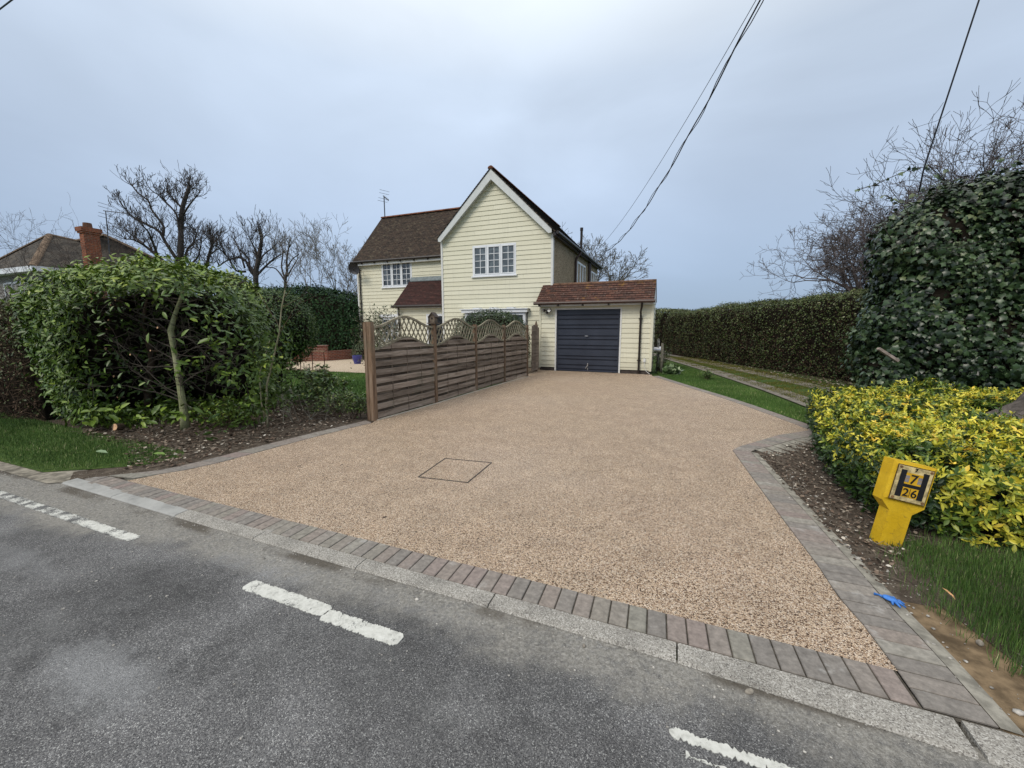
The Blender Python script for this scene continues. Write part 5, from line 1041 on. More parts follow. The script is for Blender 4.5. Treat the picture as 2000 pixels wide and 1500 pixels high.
# --- long clipped hedge beside the track
HEDGE = m_leaf('hedge_leaf', [(0, (.028, .045, .012)), (.35, (.055, .08, .022)), (.6, (.09, .12, .034)), (.8, (.14, .17, .055)), (1, (.36, .37, .22))], .5, .35)
HBRN = m_leaf('hedge_dead', [(0, (.03, .02, .014)), (.5, (.07, .045, .03)), (1, (.15, .10, .07))], .8, .1)
def hedge_run(name, label, path, width, heights, n, ntw, size, seed, ls=1.1, brown=.42, group=None):
    rng = np.random.default_rng(seed); t = thing(name, label, 'hedge', (*path[0], 0), group); pl = np.array(path, float)
    d = np.concatenate([[0], np.cumsum(np.linalg.norm(np.diff(pl, axis=0), axis=1))]); Lt = d[-1]
    def f(m_, wgt=True):
        s = Lt * rng.random(m_) ** (1.35 if wgt else 1); c = np.stack([np.interp(s, d, pl[:, i]) for i in range(2)], 1); h = np.interp(s, np.linspace(0, Lt, len(heights)), heights)
        dd = np.stack([np.interp(s + .1, d, pl[:, i]) - np.interp(s - .1, d, pl[:, i]) for i in range(2)], 1); dd = unit(dd); nn = np.stack([dd[:, 1], -dd[:, 0]], 1)
        th = rng.uniform(0, math.pi, m_); e = 5.; cx, sx = np.cos(th), np.sin(th); q = (np.abs(cx) ** e + np.abs(sx) ** e) ** (-1 / e); u, v = cx * q, sx * q
        P = np.concatenate([c + nn * (u * width / 2)[:, None], (v * h)[:, None]], 1); N2 = np.sign(u) * np.abs(u) ** (e - 1) / (width / 2); Nz = np.abs(v) ** (e - 1) / h
        N = unit(np.concatenate([nn * N2[:, None], Nz[:, None]], 1)); P = P + N * (.15 * lump(P, ls, seed) + .07 * lump(P, ls * 4, seed + 2) + rng.normal(0, .04, m_) - .08 * rng.random(m_))[:, None]
        u2 = (s < .3); return P, N, P[:, 2] > .02
    P, N = surf_points(rng, n, f); zr = P[:, 2] / 2.6; keep = rng.random(n) < np.clip(1.15 - brown * (1 - zr), .25, 1); P, N = P[keep], N[keep]; zr = zr[keep]
    tn = np.clip(.28 + .22 * rng.normal(size=len(P)) + .42 * np.clip(zr - .6, 0, .5) / .4 * .6 + .16 * lump(P, 1.8, seed + 3), 0, 1)
    leaves('foliage', P, unit(N + rng.normal(0, .6, P.shape)), rng.normal(size=P.shape) + N * .5, rng.uniform(.7, 1.3, len(P)) * size, 'leaf', HEDGE, t, rng, 1.25, tn)
    P, N = surf_points(rng, n // 2, f); k = rng.random(len(P)) > np.clip((P[:, 2] - .3) / 2.2, 0, 1) ** 1.2; P, N = P[k] - N[k] * .03, N[k]
    leaves('brown_leaves', P, unit(N + rng.normal(0, .6, P.shape)), rng.normal(size=P.shape), rng.uniform(.7, 1.2, len(P)) * size, 'leaf', HBRN, t, rng, 1.2)
    P, N = surf_points(rng, ntw, f); dr = unit(N * .7 + rng.normal(0, .6, P.shape) + np.array([0, 0, .3])); l = rng.uniform(.1, .4, (ntw, 1)); segs_mesh('twigs', P - dr * l * .8, P + dr * l * .25, np.full(ntw, .006), np.full(ntw, .003), BTWIG, t, 3)
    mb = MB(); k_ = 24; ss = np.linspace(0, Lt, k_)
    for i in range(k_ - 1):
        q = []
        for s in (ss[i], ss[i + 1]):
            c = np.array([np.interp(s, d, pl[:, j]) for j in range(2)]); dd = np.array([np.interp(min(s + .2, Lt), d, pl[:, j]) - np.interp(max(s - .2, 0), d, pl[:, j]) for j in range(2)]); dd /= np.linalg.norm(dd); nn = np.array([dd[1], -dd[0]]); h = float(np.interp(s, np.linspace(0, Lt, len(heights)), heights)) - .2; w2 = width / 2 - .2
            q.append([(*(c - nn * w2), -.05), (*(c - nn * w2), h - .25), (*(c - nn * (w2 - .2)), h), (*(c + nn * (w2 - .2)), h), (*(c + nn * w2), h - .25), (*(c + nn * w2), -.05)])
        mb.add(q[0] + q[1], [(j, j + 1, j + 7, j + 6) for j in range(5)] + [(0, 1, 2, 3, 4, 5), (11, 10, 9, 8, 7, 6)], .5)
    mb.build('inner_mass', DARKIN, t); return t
hedge_run('clipped_hedge', 'long clipped hedge along the right of the track, green on top and brown below', [(11.0, 7.3), (8.0, 10.8), (5.75, 15.2), (4.35, 18.4), (2.85, 21.8), (.9, 26.0), (.2, 27.6)], 1.9, [2.9, 2.85, 2.75, 2.7, 2.65, 2.6, 2.6], 88000, 7000, .062, 61)
hedge_run('clipped_hedge', 'farthest rounded brownish section of hedge at the end of the track beside the garage', [(.1, 28.6), (-1.5, 32.5), (-4.5, 38.0), (-9, 44)], 2.4, [2.7, 3.0, 3.0, 2.8], 16000, 1500, .09, 62, brown=.9)
hedge_run('rough_hedge', 'rough brown twiggy hedge at the far left edge, left of the glossy laurel bush', [(-10.1, 3.9), (-12.2, 3.9), (-15, 4.0), (-20, 4.6)], 1.5, [1.95, 2.1, 2.15, 2.2], 26000, 6000, .05, 63, brown=1.1)
# --- ivy
IVY = m_leaf('ivy_leaf', [(0, (.007, .015, .008)), (.35, (.022, .044, .018)), (.65, (.048, .085, .035)), (.9, (.08, .125, .055)), (1, (.125, .155, .07))], .33, .45)
it = thing('ivy_mass', 'huge dark green mass of large-leaved ivy smothering a dead tree stump behind the yellow shrub', 'ivy', (6.6, 12.6, 0)); rng = np.random.default_rng(71)
BL = [((6.95, 12.8, 3.0), (2.3, 1.5, 1.75), 3.2, 14000), ((5.85, 12.2, 1.1), (1.6, 1.3, 1.25), 2.6, 7500), ((8.8, 11.7, 2.5), (2.2, 1.6, 2.1), 2.6, 8000), ((5.25, 12.2, 3.4), (.95, .8, .95), 2.1, 2600), ((5.35, 12.0, 2.3), (.85, .8, .9), 2.2, 2200), ((5.0, 12.1, 1.75), (.8, .8, 1.0), 2.2, 2200), ((4.75, 11.9, .5), (.7, .7, .6), 2.2, 1500)]
Pa, Na = [], []
for c, h, e, n in BL:
    def fI(m_):
        P, N = superell(rng, m_, c, h, e); P = P + N * (rng.normal(0, .09, m_) + .26 * lump(P, 2.1, 8) + .14 * lump(P, 5.2, 18) - .3 * rng.random(m_) ** 1.6)[:, None]; k = (P[:, 2] > .05) & (N[:, 1] < .75)
        for c2, h2, e2, _ in BL:
            if c2 != c: k &= (np.abs((P - np.array(c2)) / (np.array(h2) * .86)) ** e2).sum(1) > 1
        return P, N, k
    P, N = surf_points(rng, n, fI); Pa.append(P); Na.append(N)
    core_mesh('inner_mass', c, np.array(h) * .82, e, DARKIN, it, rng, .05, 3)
P, N = np.concatenate(Pa), np.concatenate(Na); T = unit(rng.normal(0, .45, P.shape) + np.array([0, 0, -.8]) + N * .5)
leaves('foliage', P, unit(N + rng.normal(0, .5, P.shape) + Z * .25), T, rng.uniform(.055, .15, len(P)) * (1 + .25 * lump(P, 1.7, 44)), 'ivy', IVY, it, rng, 1.0, np.clip(.45 + .26 * rng.normal(size=len(P)) + .26 * lump(P, 2.6, 33), 0, 1))
def trail(pts, n, seed):
    r = np.random.default_rng(seed); pts = np.array(pts); mb = MB(); mb.tube(pts, .008, 5); mb.build('ivy_runner', DBARK, it)
    s = np.linspace(0, 1, n) * (len(pts) - 1); Q = np.stack([np.interp(s, range(len(pts)), pts[:, i]) for i in range(3)], 1) + r.normal(0, .03, (n, 3))
    leaves('runner_leaves', Q, r.normal(0, .5, Q.shape) + np.array([0, -.5, .6]), r.normal(0, .6, Q.shape) + np.array([0, 0, -.4]), r.uniform(.07, .12, n), 'ivy', IVY, it, r)
trail([(3.42, 11.05, 4.48), (3.7, 11.1, 4.55), (4.0, 11.2, 4.70), (4.4, 11.4, 4.88), (4.75, 11.6, 4.95), (5.2, 11.9, 4.7)], 26, 1); trail([(3.95, 11.2, 4.35), (4.3, 11.4, 4.2), (4.8, 11.7, 4.2)], 16, 2); trail([(6.3, 12.2, 4.9), (6.6, 12.0, 5.35), (7.1, 12.1, 5.5), (7.6, 12.2, 5.55), (8.2, 12.2, 5.4)], 28, 3); trail([(5.9, 12.2, 4.6), (6.1, 12.2, 5.15)], 14, 4); trail([(4.2, 11.3, 3.2), (3.95, 11.2, 3.25), (3.8, 11.2, 3.1)], 10, 5)
trail([(5.0, 11.9, 4.3), (5.2, 11.9, 4.95)], 12, 6)
A, B, ra, rb = [], [], [], []
for p in ((4.9, 12.1, 3.8), (5.4, 12.3, 4.3), (4.6, 12.0, 3.2), (6.2, 12.6, 4.6), (7.2, 12.8, 4.7)):
    for k in range(5): grow(A, B, ra, rb, np.array(p), rng.normal(0, .5, 3) + np.array([-.5, 0, .6]), 1.0, .012, 3, rng, .45, .05, (1, 3), 3, .62, .004)
segs_mesh('dead_branches', A, B, ra, rb, DBARK, it, 3)
mb = MB(); mb.beam((4.05, 10.95, 1.16), (4.42, 11.0, .90), .10, .05); tag(mb.build('broken_plank', plain('grey_wood', (.30, .25, .22), .9, .1, .3, 12)), 'short broken grey plank sticking out of the ivy, low at its left side', 'plank')
mb = MB(); mb.tube([(6.6, 12.8, -.05), (6.7, 12.8, 1.5), (6.5, 12.8, 3.2)], [.3, .24, .18], 10); mb.build('dead_trunk', DBARK, it)
# --- yellow shrub
YL = m_leaf('golden_leaf', [(0, (.015, .035, .010)), (.2, (.045, .09, .016)), (.38, (.15, .22, .03)), (.58, (.46, .45, .05)), (.9, (.72, .62, .07)), (1, (.76, .50, .055))], .36, .35, nscale=2.5)
TRX, TRY = 4.30, 7.35
yt = thing('golden_shrub', 'low spreading shrub with bright yellow-green leaves behind the hydrant marker', 'shrub', (3.2, 5.8, 0)); rng = np.random.default_rng(81)
def inpoly(P, poly):
    x, y = P[:, 0], P[:, 1]; c = np.zeros(len(P), bool); n = len(poly)
    for i in range(n):
        (x0, y0), (x1, y1) = poly[i], poly[i - 1]; c ^= ((y0 > y) != (y1 > y)) & (x < (x1 - x0) * (y - y0) / (y1 - y0 + 1e-12) + x0)
    return c
def edist(P, poly):
    P = P[:, :2]; dm = np.full(len(P), 9.)
    for i in range(len(poly)):
        a, b = np.array(poly[i - 1]), np.array(poly[i]); ab = b - a; t = np.clip(((P - a) @ ab) / (ab @ ab), 0, 1); dm = np.minimum(dm, np.linalg.norm(P - a - t[:, None] * ab, axis=1))
    return dm
Ylab = 0
YP = [(1.78, 4.12), (1.72, 4.8), (1.80, 5.6), (2.02, 6.5), (2.18, 7.4), (2.5, 8.6), (4.2, 9.2), (6.5, 8.8), (7.0, 7.0), (6.0, 5.2), (4.2, 4.1), (3.0, 3.85), (2.2, 3.95)]
def ysurf(n, inset=0.):
    Q = np.stack([rng.uniform(1.6, 7.2, n), rng.uniform(3.6, 9.4, n), np.zeros(n)], 1); k = inpoly(Q, YP); Q = Q[k]; e = edist(Q, YP)
    P3 = np.concatenate([Q[:, :2], np.zeros((len(Q), 1))], 1); h = .60 + .12 * lump(P3, 1.9, 3) + .08 * lump(P3, 6, 4); rr = .30
    return Q, e, h * np.where(e < rr, np.sqrt(np.clip(1 - (1 - e / rr) ** 2, 0, 1)), 1)
Q, e, z = ysurf(36000); z = z + .05 * rng.normal(size=len(z)) * .6; top = np.stack([Q[:, 0], Q[:, 1], z - .22 * rng.random(len(Q)) ** 1.4 + rng.normal(0, .015, len(Q))], 1)
n = 7000; i0 = rng.integers(0, len(YP), n); pa = np.array(YP)[i0 - 1]; pb = np.array(YP)[i0]; u = rng.random((n, 1)); sp = pa + (pb - pa) * u; out_ = np.stack([(pb - pa)[:, 1], -(pb - pa)[:, 0]], 1); out_ = unit(out_) * -1
cen = np.array([3.8, 6.4]); out_ = np.where(((sp - cen) * out_).sum(1, keepdims=True) > 0, out_, -out_)
zz = .02 + .52 * rng.random(n) ** .8; side = np.concatenate([sp + out_ * (rng.normal(0, .05, (n, 1)) + .03 + .08 * np.sin(zz * 5)[:, None]), zz[:, None]], 1)
sN = np.concatenate([out_, np.full((n, 1), .5)], 1); kk = (np.hypot(top[:, 0] - TRX + .1, top[:, 1] - TRY + .25) > .52); top = top[kk]; z = z[kk]; P = np.concatenate([top, side]); N = np.concatenate([np.tile([0, 0, 1.], (len(top), 1)) + np.concatenate([-rng.normal(0, .1, (len(top), 2)), np.zeros((len(top), 1))], 1), sN])
# colour: new growth on top is golden, the low skirt and left flank are greener
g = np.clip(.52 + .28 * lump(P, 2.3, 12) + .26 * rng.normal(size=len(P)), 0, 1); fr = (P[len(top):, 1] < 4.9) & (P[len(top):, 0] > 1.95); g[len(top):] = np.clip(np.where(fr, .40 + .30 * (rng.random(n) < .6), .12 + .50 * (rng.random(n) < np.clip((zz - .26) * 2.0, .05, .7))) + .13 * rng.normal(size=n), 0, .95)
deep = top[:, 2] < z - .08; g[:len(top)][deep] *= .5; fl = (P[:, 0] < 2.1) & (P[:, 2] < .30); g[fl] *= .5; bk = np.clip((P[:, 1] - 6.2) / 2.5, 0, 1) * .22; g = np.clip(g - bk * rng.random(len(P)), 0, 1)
k5 = 5; m_ = len(P); a0 = rng.uniform(0, 6.28, m_); N = unit(N + rng.normal(0, .5, N.shape)); X_ = unit(np.cross(N, np.array([.3, .8, .1]))); Y_ = np.cross(N, X_)
Ts, Ns = [], []
for j in range(k5):
    a_ = a0 + j * 2 * math.pi / k5 + rng.normal(0, .4, m_); dr = X_ * np.cos(a_)[:, None] + Y_ * np.sin(a_)[:, None]; ev = rng.uniform(-.35, 1.3, (m_, 1)); Ts.append(dr + N * ev); Ns.append(N - dr * ev + rng.normal(0, .25, N.shape))
rep = lambda a: np.stack(a, 1).reshape(-1, 3)
P5 = np.repeat(P, k5, 0); sz = np.repeat(rng.uniform(.034, .066, m_), k5) * rng.uniform(.55, 1.25, m_ * k5)
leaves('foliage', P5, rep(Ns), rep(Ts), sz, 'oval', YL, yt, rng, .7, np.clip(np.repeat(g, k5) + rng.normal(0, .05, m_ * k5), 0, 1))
A, B, ra, rb = [], [], [], []
for i in range(320):
    q = rng.integers(0, len(P)); p = P[q] * np.array([1, 1, .8]); b_ = np.array([p[0] + (3.9 - p[0]) * .12, p[1] + (6.4 - p[1]) * .12, .0]); mid_ = (p + b_) / 2 + rng.normal(0, .04, 3); A += [b_, mid_]; B += [mid_, p]; ra += [.006, .005]; rb += [.005, .003]
segs_mesh('stems', A, B, ra, rb, BTWIG, yt, 4)
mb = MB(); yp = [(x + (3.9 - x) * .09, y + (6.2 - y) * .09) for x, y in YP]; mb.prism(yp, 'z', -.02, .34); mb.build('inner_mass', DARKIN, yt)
# tree trunk at the right edge, standing in the shrub
mb = MB(); q_ = lambda dx, dy, z: (TRX + dx, TRY + dy, z)
mb.tube([q_(0, 0, -.05), q_(0, 0, .2), q_(.02, 0, .4), q_(.10, 0, .58), q_(.25, 0, .9), q_(.6, 0, 1.6), q_(1.5, .2, 3.4)], [.30, .27, .22, .17, .15, .14, .11], 16)
for a_, l_ in ((185, .62), (225, .6), (262, .55), (310, .5)): mb.tube([q_(0, 0, .52), q_(math.cos(R(a_)) * l_ * .5, math.sin(R(a_)) * l_ * .5, .36), q_(math.cos(R(a_)) * l_, math.sin(R(a_)) * l_, .12)], [.14, .11, .06], 8)
m = NT('rough_bark'); n_ = m.noise(9, 7, .75, m.map(m.co(), (1, 1, .3)), .6); c_ = m.ramp(n_, [(.3, (.035, .03, .027)), (.5, (.12, .105, .095)), (.72, (.25, .22, .20))]); m.bump(n_, 1.0, .03); RB = m.fin(c_, .95, .1)
rt = thing('tree', 'rough-barked tree trunk at the right edge, rising out of the golden shrub', 'tree', (4.56, 7.45, 0)); mb.build('trunk', RB, rt, smooth=True, fixn=False)
A, B, ra, rb = [], [], [], []
for i in range(7): grow(A, B, ra, rb, np.array([TRX + 1.5, TRY + .2, 3.35 - .04 * i]), np.array([rng.uniform(.6, 1.6), rng.uniform(-1.2, .2), .5]), 1.3, .06, 4, rng, .5, .08, (1, 3), 3, .65, .006)
segs_mesh('branches', A, B, ra, rb, RB, rt, 5)
# --- bare hedge-bottom shrubs by the fence
SH = m_leaf('shrub_leaf', [(0, (.03, .06, .015)), (.5, (.07, .12, .03)), (.85, (.14, .21, .05)), (1, (.3, .33, .1))])
def open_shrub(name, label, c, n_st, h, r, nl, ls, mat, seed, twm=BTWIG, kind='oval', cat='shrub', lev=3, rr=.009):
    rng = np.random.default_rng(seed); t = thing(name, label, cat, (c[0], c[1], 0)); A, B, ra, rb = [], [], [], []
    for i in range(n_st):
        p = np.array([c[0] + rng.normal(0, r * .35), c[1] + rng.normal(0, r * .35), -.02]); d = np.array([rng.normal(0, .45), rng.normal(0, .45), 1]); grow(A, B, ra, rb, p, d, h * rng.uniform(.4, .62), rr, lev, rng, .45, .02, (1, 2), 4, .6, .0022, .12)
    segs_mesh('stems', A, B, ra, rb, twm, t, 4); Bn = np.array(B); Bn = Bn[Bn[:, 2] > h * .25]
    if nl and len(Bn):
        P = Bn[rng.integers(0, len(Bn), nl)] + rng.normal(0, .03, (nl, 3)); leaves('foliage', P, Z + rng.normal(0, .5, P.shape), rng.normal(0, 1, P.shape) + np.array([0, 0, .25]), rng.uniform(.7, 1.3, nl) * ls, kind, mat, t, rng)
    return t
open_shrub('shrub', 'leafy green shrub with upright whorls of leaves just left of the first fence post', (-6.3, 5.85, 0), 12, .78, .6, 900, .075, SH, 91)
open_shrub('shrub', 'sparse bare shrub of pale twigs between the saplings and the fence, before the lawn', (-6.0, 5.0, 0), 9, .62, .5, 160, .05, SH, 92, m_bark('silver_twig', (.14, .13, .10), (.33, .31, .26), 9))
open_shrub('shrub', 'low dark leafy shrub crowding the foot of the first fence post', (-5.35, 5.55, 0), 16, .50, .35, 1500, .045, SH, 93)
open_shrub('shrub', 'thin twiggy shrub with yellow-green leaves at the lawn edge beyond the bare shrub', (-7.4, 6.3, 0), 10, .8, .55, 700, .075, SH, 94)
open_shrub('shrub', 'low straggly evergreen sprouting from the soil beside the laurel trunk', (-6.6, 4.2, 0), 14, .42, .55, 900, .06, LAUREL, 95)
open_shrub('bare_shrub', 'leafless twiggy shrub reaching above the laurel in front of the neighbouring roof', (-17.0, 7.2, 0), 22, 4.4, 2.6, 0, .05, SH, 96, m_bark('reddish_twig', (.05, .038, .032), (.12, .09, .075), 9), lev=5, rr=.03)
open_shrub('bare_shrub', 'leafless branches rising over the rough hedge at the left edge of the picture', (-17.6, 5.0, 0), 14, 4.0, 1.2, 0, .05, SH, 97, DBARK, lev=5, rr=.028)
open_shrub('plant', 'clump of pale strappy leaves by the garage corner at the start of the grass strip', (-.1, 14.9, 0), 12, .25, .35, 260, .16, m_leaf('strappy', [(0, (.08, .14, .05)), (1, (.3, .36, .22))]), 98, kind='blade', cat='plant', lev=1)
open_shrub('plant', 'dark leafy weed growing in the middle of the grass strip beside the driveway', (.95, 13.9, 0), 14, .30, .16, 420, .05, SH, 99, cat='plant', lev=2)
open_shrub('plant', 'climbing scrub between the garage wall and the timber stakes', (-.45, 15.9, 0), 14, .8, .2, 500, .06, LAVF, 100, cat='plant', lev=3)
# --- grass
GRM = m_leaf('grass_blade', [(0, (.03, .065, .016)), (.35, (.06, .12, .026)), (.65, (.11, .185, .045)), (.88, (.19, .26, .08)), (.96, (.34, .36, .17)), (1, (.52, .45, .28))], .55, .25, nscale=1.2)
def grass(name, poly, n, h, wd, seed, z=-.012, dens=None, label=None):
    rng = np.random.default_rng(seed); p = np.array(poly); lo, hi = p.min(0), p.max(0); Q = np.zeros((0, 2))
    while len(Q) < n:
        q = lo + rng.random((n, 2)) * (hi - lo); k = inpoly(q, poly); 
        if dens: k &= rng.random(n) < dens(q)
        Q = np.concatenate([Q, q[k]])
    Q = Q[:n]; P = np.concatenate([Q, np.full((n, 1), z)], 1); a_ = rng.uniform(0, 6.28, n); lean = rng.uniform(.1, 1.1, n)
    T = unit(np.stack([np.cos(a_) * lean, np.sin(a_) * lean, np.ones(n)], 1)); N = np.stack([-np.cos(a_), -np.sin(a_), lean], 1); hh = rng.uniform(.5, 1.3, n) * h * (1 + .35 * lump(P, 3, seed))
    o = leaves(name, P, N, T, hh, 'blade', GRM, None, rng, wd / hh, np.clip(.4 + .24 * rng.normal(size=n) + .2 * lump(P, 1.5, seed + 1), 0, 1)); o['kind'] = 'stuff'; return o
VR = [(1.50, 2.42), (1.42, 2.8), (1.36, 3.1), (1.38, 3.4), (1.42, 3.85), (1.9, 4.0), (4.5, 4.3), (5.5, 3.2), (5, 2.2), (2.9, 2.1), (1.9, 2.22)]
def dR(q): return np.clip((edist(q, VR) + .14 * lump(np.c_[q, q[:, 0] * 0], 6, 2)) / .35, .06, 1) * np.clip(.75 + .9 * lump(np.c_[q, q[:, 0] * 0], 3.5, 9), .12, 1)
sf = poly_sheet('verge', [(1.62, 2.5), (1.52, 2.9), (1.46, 3.2), (1.5, 3.6), (1.9, 4.2), (4.5, 4.5), (6.5, 3.2), (6.5, 2.2), (2.9, 2.2), (1.95, 2.35)], -.005, MSOIL)
grass('verge_grass', VR, 70000, .06, .003, 1, -.006, dR)
VL = [(-12, 2.04), (-6.5, 2.06), (-6.15, 2.3), (-5.75, 2.6), (-5.6, 2.95), (-5.9, 3.15), (-7.5, 3.2), (-10, 3.3), (-13, 3.4), (-16, 3.4), (-16, 2.0)]
poly_sheet('verge', VL, -.004, MG); grass('verge_grass', VL, 60000, .045, .0045, 2, -.006, lambda q: np.clip((edist(q, VL) + .08 * lump(np.c_[q, q[:, 0] * 0], 5, 2)) / .25, .12, 1))
LW = [(-5.0, 5.9), (-4.82, 7.3), (-4.78, 9.1), (-4.7, 12.4), (-9.6, 11.4), (-13.8, 11.1), (-18, 10.9), (-18, 7), (-11, 6.2), (-7, 5.6)]
poly_sheet('lawn', LW, -.022, m_leaf('lawn_base', [(0, (.055, .11, .022)), (1, (.055, .11, .022))], .9, .1, nscale=9)); grass('lawn_grass', LW, 60000, .05, .008, 3, -.024)
ST = [(2.28, 7.75), (1.98, 8.6), (1.56, 9.75), (1.06, 10.95), (.43, 12.3), (-.42, 14.35), (-.55, 15.6), (-.65, 19.0), (.05, 19.6), (1.2, 15.4), (1.95, 12.3), (2.5, 9.4), (2.62, 7.9)]
poly_sheet('grass_strip', ST, -.012, bpy.data.materials['lawn_base']); grass('strip_grass', ST, 50000, .05, .006, 4, -.016)
TV = [(2.62, 7.8), (2.86, 9.4), (2.3, 12.4), (1.5, 15.9), (.4, 20.0), (-.7, 24.5), (1.0, 24.5), (3.4, 16.9), (4.8, 12.6), (5.9, 9.5), (5.9, 7.8)]
o = grass('track_moss', TV, 40000, .035, .012, 5, -.03, lambda q: np.clip(.45 + .6 * lump(np.c_[q, q[:, 0] * 0], 2.2, 3), .02, 1)); o.data.materials.clear(); o.data.materials.append(m_leaf('moss_leaf', [(0, (.05, .06, .015)), (.5, (.12, .12, .025)), (.85, (.20, .17, .05)), (1, (.3, .22, .13))], .8, .1))
# --- leaf litter, pebbles
LIT = m_leaf('leaf_litter', [(0, (.03, .022, .016)), (.35, (.075, .052, .038)), (.65, (.15, .105, .078)), (.85, (.27, .215, .165)), (.95, (.45, .40, .33)), (1, (.58, .54, .47))], .8, .15)
def litter(name, poly, n, size, seed, mat=LIT, z=.0, dens=None, kind='oval'):
    rng = np.random.default_rng(seed); p = np.array(poly); lo, hi = p.min(0), p.max(0); Q = np.zeros((0, 2))
    while len(Q) < n:
        q = lo + rng.random((n, 2)) * (hi - lo); k = inpoly(q, poly)
        if dens: k &= rng.random(n) < dens(q)
        Q = np.concatenate([Q, q[k]])
    Q = Q[:n]; P = np.concatenate([Q, z + rng.uniform(.0, .014, (n, 1))], 1); a_ = rng.uniform(0, 6.28, n)
    o = leaves(name, P, Z + rng.normal(0, .28, P.shape), np.stack([np.cos(a_), np.sin(a_), rng.normal(0, .15, n)], 1), rng.uniform(.5, 1.3, n) * size, kind, mat, None, rng, 1.5, rng.random(n)); o['kind'] = 'stuff'; return o
litter('leaf_litter', [(-5.35, 2.75), (-5.28, 3.5), (-5.2, 4.3), (-5.05, 5.3), (-6.5, 6.2), (-9.5, 5), (-8.5, 3.1), (-6.8, 2.95), (-6.0, 2.6), (-5.75, 2.4)], 5600, .04, 1)
litter('leaf_litter', [(1.27, 2.9), (1.22, 3.4), (1.13, 4.7), (1.06, 5.75), (1.6, 6.5), (2.3, 7.2), (2.6, 5.5), (1.9, 3.9), (1.45, 3.3), (1.32, 3.1)], 3200, .026, 2)
litter('hedge_litter', [(2.2, 18), (.5, 23), (1.1, 24), (3.2, 19.5), (5.4, 14), (7.4, 9.8), (5.7, 9.5), (4.4, 12.7)], 7000, .05, 3, z=-.03)
def twiglets(name, poly, n, ln, seed, z=0.):
    rng = np.random.default_rng(seed); p = np.array(poly); lo, hi = p.min(0), p.max(0); q = lo + rng.random((n * 4, 2)) * (hi - lo); q = q[inpoly(q, poly)][:n]; n = len(q); a_ = rng.uniform(0, 6.28, n); l = rng.uniform(.3, 1, n) * ln
    A = np.concatenate([q, z + rng.uniform(0, .02, (n, 1))], 1); B = A + np.stack([np.cos(a_) * l, np.sin(a_) * l, rng.uniform(-.005, .03, n)], 1); o = segs_mesh(name, A, B, np.full(n, .0028), np.full(n, .0014), m_bark(name + '_bark', (.06, .045, .035), (.34, .29, .23), 5), None, 4); o['kind'] = 'stuff'
litter('drive_debris', gravel, 150, .014, 9, z=.0)
twiglets('soil_twigs', [(-5.35, 2.75), (-5.2, 4.3), (-5.05, 5.3), (-6.5, 6.2), (-9.5, 5), (-8.5, 3.1), (-6.8, 2.95), (-6.0, 2.6)], 900, .16, 1); twiglets('soil_twigs', [(1.27, 2.9), (1.13, 4.7), (1.06, 5.75), (1.6, 6.5), (2.3, 7.2), (2.6, 5.5), (1.9, 3.9), (1.5, 3.3)], 320, .12, 2)
PEBM = plain('pebble', (.36, .34, .31), .8, .2, .5, 40)
def pebbles(name, pts, sizes, seed, mat=PEBM):
    rng = np.random.default_rng(seed); bm = bmesh.new(); bmesh.ops.create_icosphere(bm, subdivisions=1, radius=1); tv = np.array([v.co[:] for v in bm.verts]); tf = np.array([[v.index for v in f.verts] for f in bm.faces]); bm.free()
    n = len(pts); k = len(tv); s = np.array(sizes); J = 1 + rng.normal(0, .12, (n, k, 1)); sc = np.stack([rng.uniform(.7, 1.3, n), rng.uniform(.7, 1.3, n), rng.uniform(.4, .8, n)], 1)
    V = (np.array(pts)[:, None] + tv[None] * J * sc[:, None] * s[:, None, None]).reshape(-1, 3); idx = (tf.ravel()[None] + (np.arange(n) * k)[:, None]).ravel(); nf = n * len(tf)
    o = raw_mesh(name, V, idx, np.arange(nf) * 3, np.full(nf, 3), mat, None, np.repeat(rng.random(n), k), smooth=True); o['kind'] = 'stuff'; return o
rng = np.random.default_rng(5)
n = 2600; x = rng.uniform(-7.5, 2.6, n); y = 1.93 - np.abs(rng.normal(0, .16, n)); k = (y > .6) & (rng.random(n) < np.where(x < -3, 1, .45)); pts = np.stack([x, y, np.full(n, -.014)], 1)[k]
pts[:, 1] += np.interp(pts[:, 0], [-6, 0, 2.5], [.03, -.01, -.1]); n2 = 160; p2 = np.stack([rng.uniform(-6, 1.5, n2), rng.uniform(.4, 1.9, n2), np.full(n2, -.014)], 1); p3 = np.stack([rng.uniform(1.2, 1.5, 260), rng.uniform(2.1, 5.6, 260), np.full(260, -.004)], 1); p3[:, 0] -= (p3[:, 1] - 2.2) * .055
allp = np.concatenate([pts, p2, p3]); sz = np.concatenate([rng.gamma(2., .0011, len(pts)) + .0008, rng.gamma(2, .0018, n2) + .001, rng.gamma(2, .0022, 260) + .0015]); pebbles('road_grit', allp, sz, 6)
for i, (x, y, s_, lb) in enumerate(((.39, 1.875, .021, 'largest rounded pebble lying in the gutter against the kerb, on a brown muddy patch'), (1.53, 2.62, .022, 'brown pebble half buried where the sandy verge meets the grass, right of the block paving'), (-.35, 1.86, .012, 'small grey pebble in the gutter left of the muddy patch'))):
    bm = bmesh.new(); bmesh.ops.create_icosphere(bm, subdivisions=3, radius=1); r2 = np.random.default_rng(i)
    for v in bm.verts: v.co *= 1 + .08 * math.sin(v.co.x * 3 + i) + .05 * math.cos(v.co.y * 4)
    mb = MB(); mb.bm(bm, .5, Matrix.Translation((x, y, -.012 if i != 1 else 0)) @ Matrix.Rotation(R(30 + 40 * i), 4, 'Z') @ Matrix.Diagonal((s_, s_ * .65, s_ * .6, 1))); tag(mb.build('stone', plain('stone', (.24, .215, .18), .85, .2, .25, 60), smooth=True), lb, 'stone')
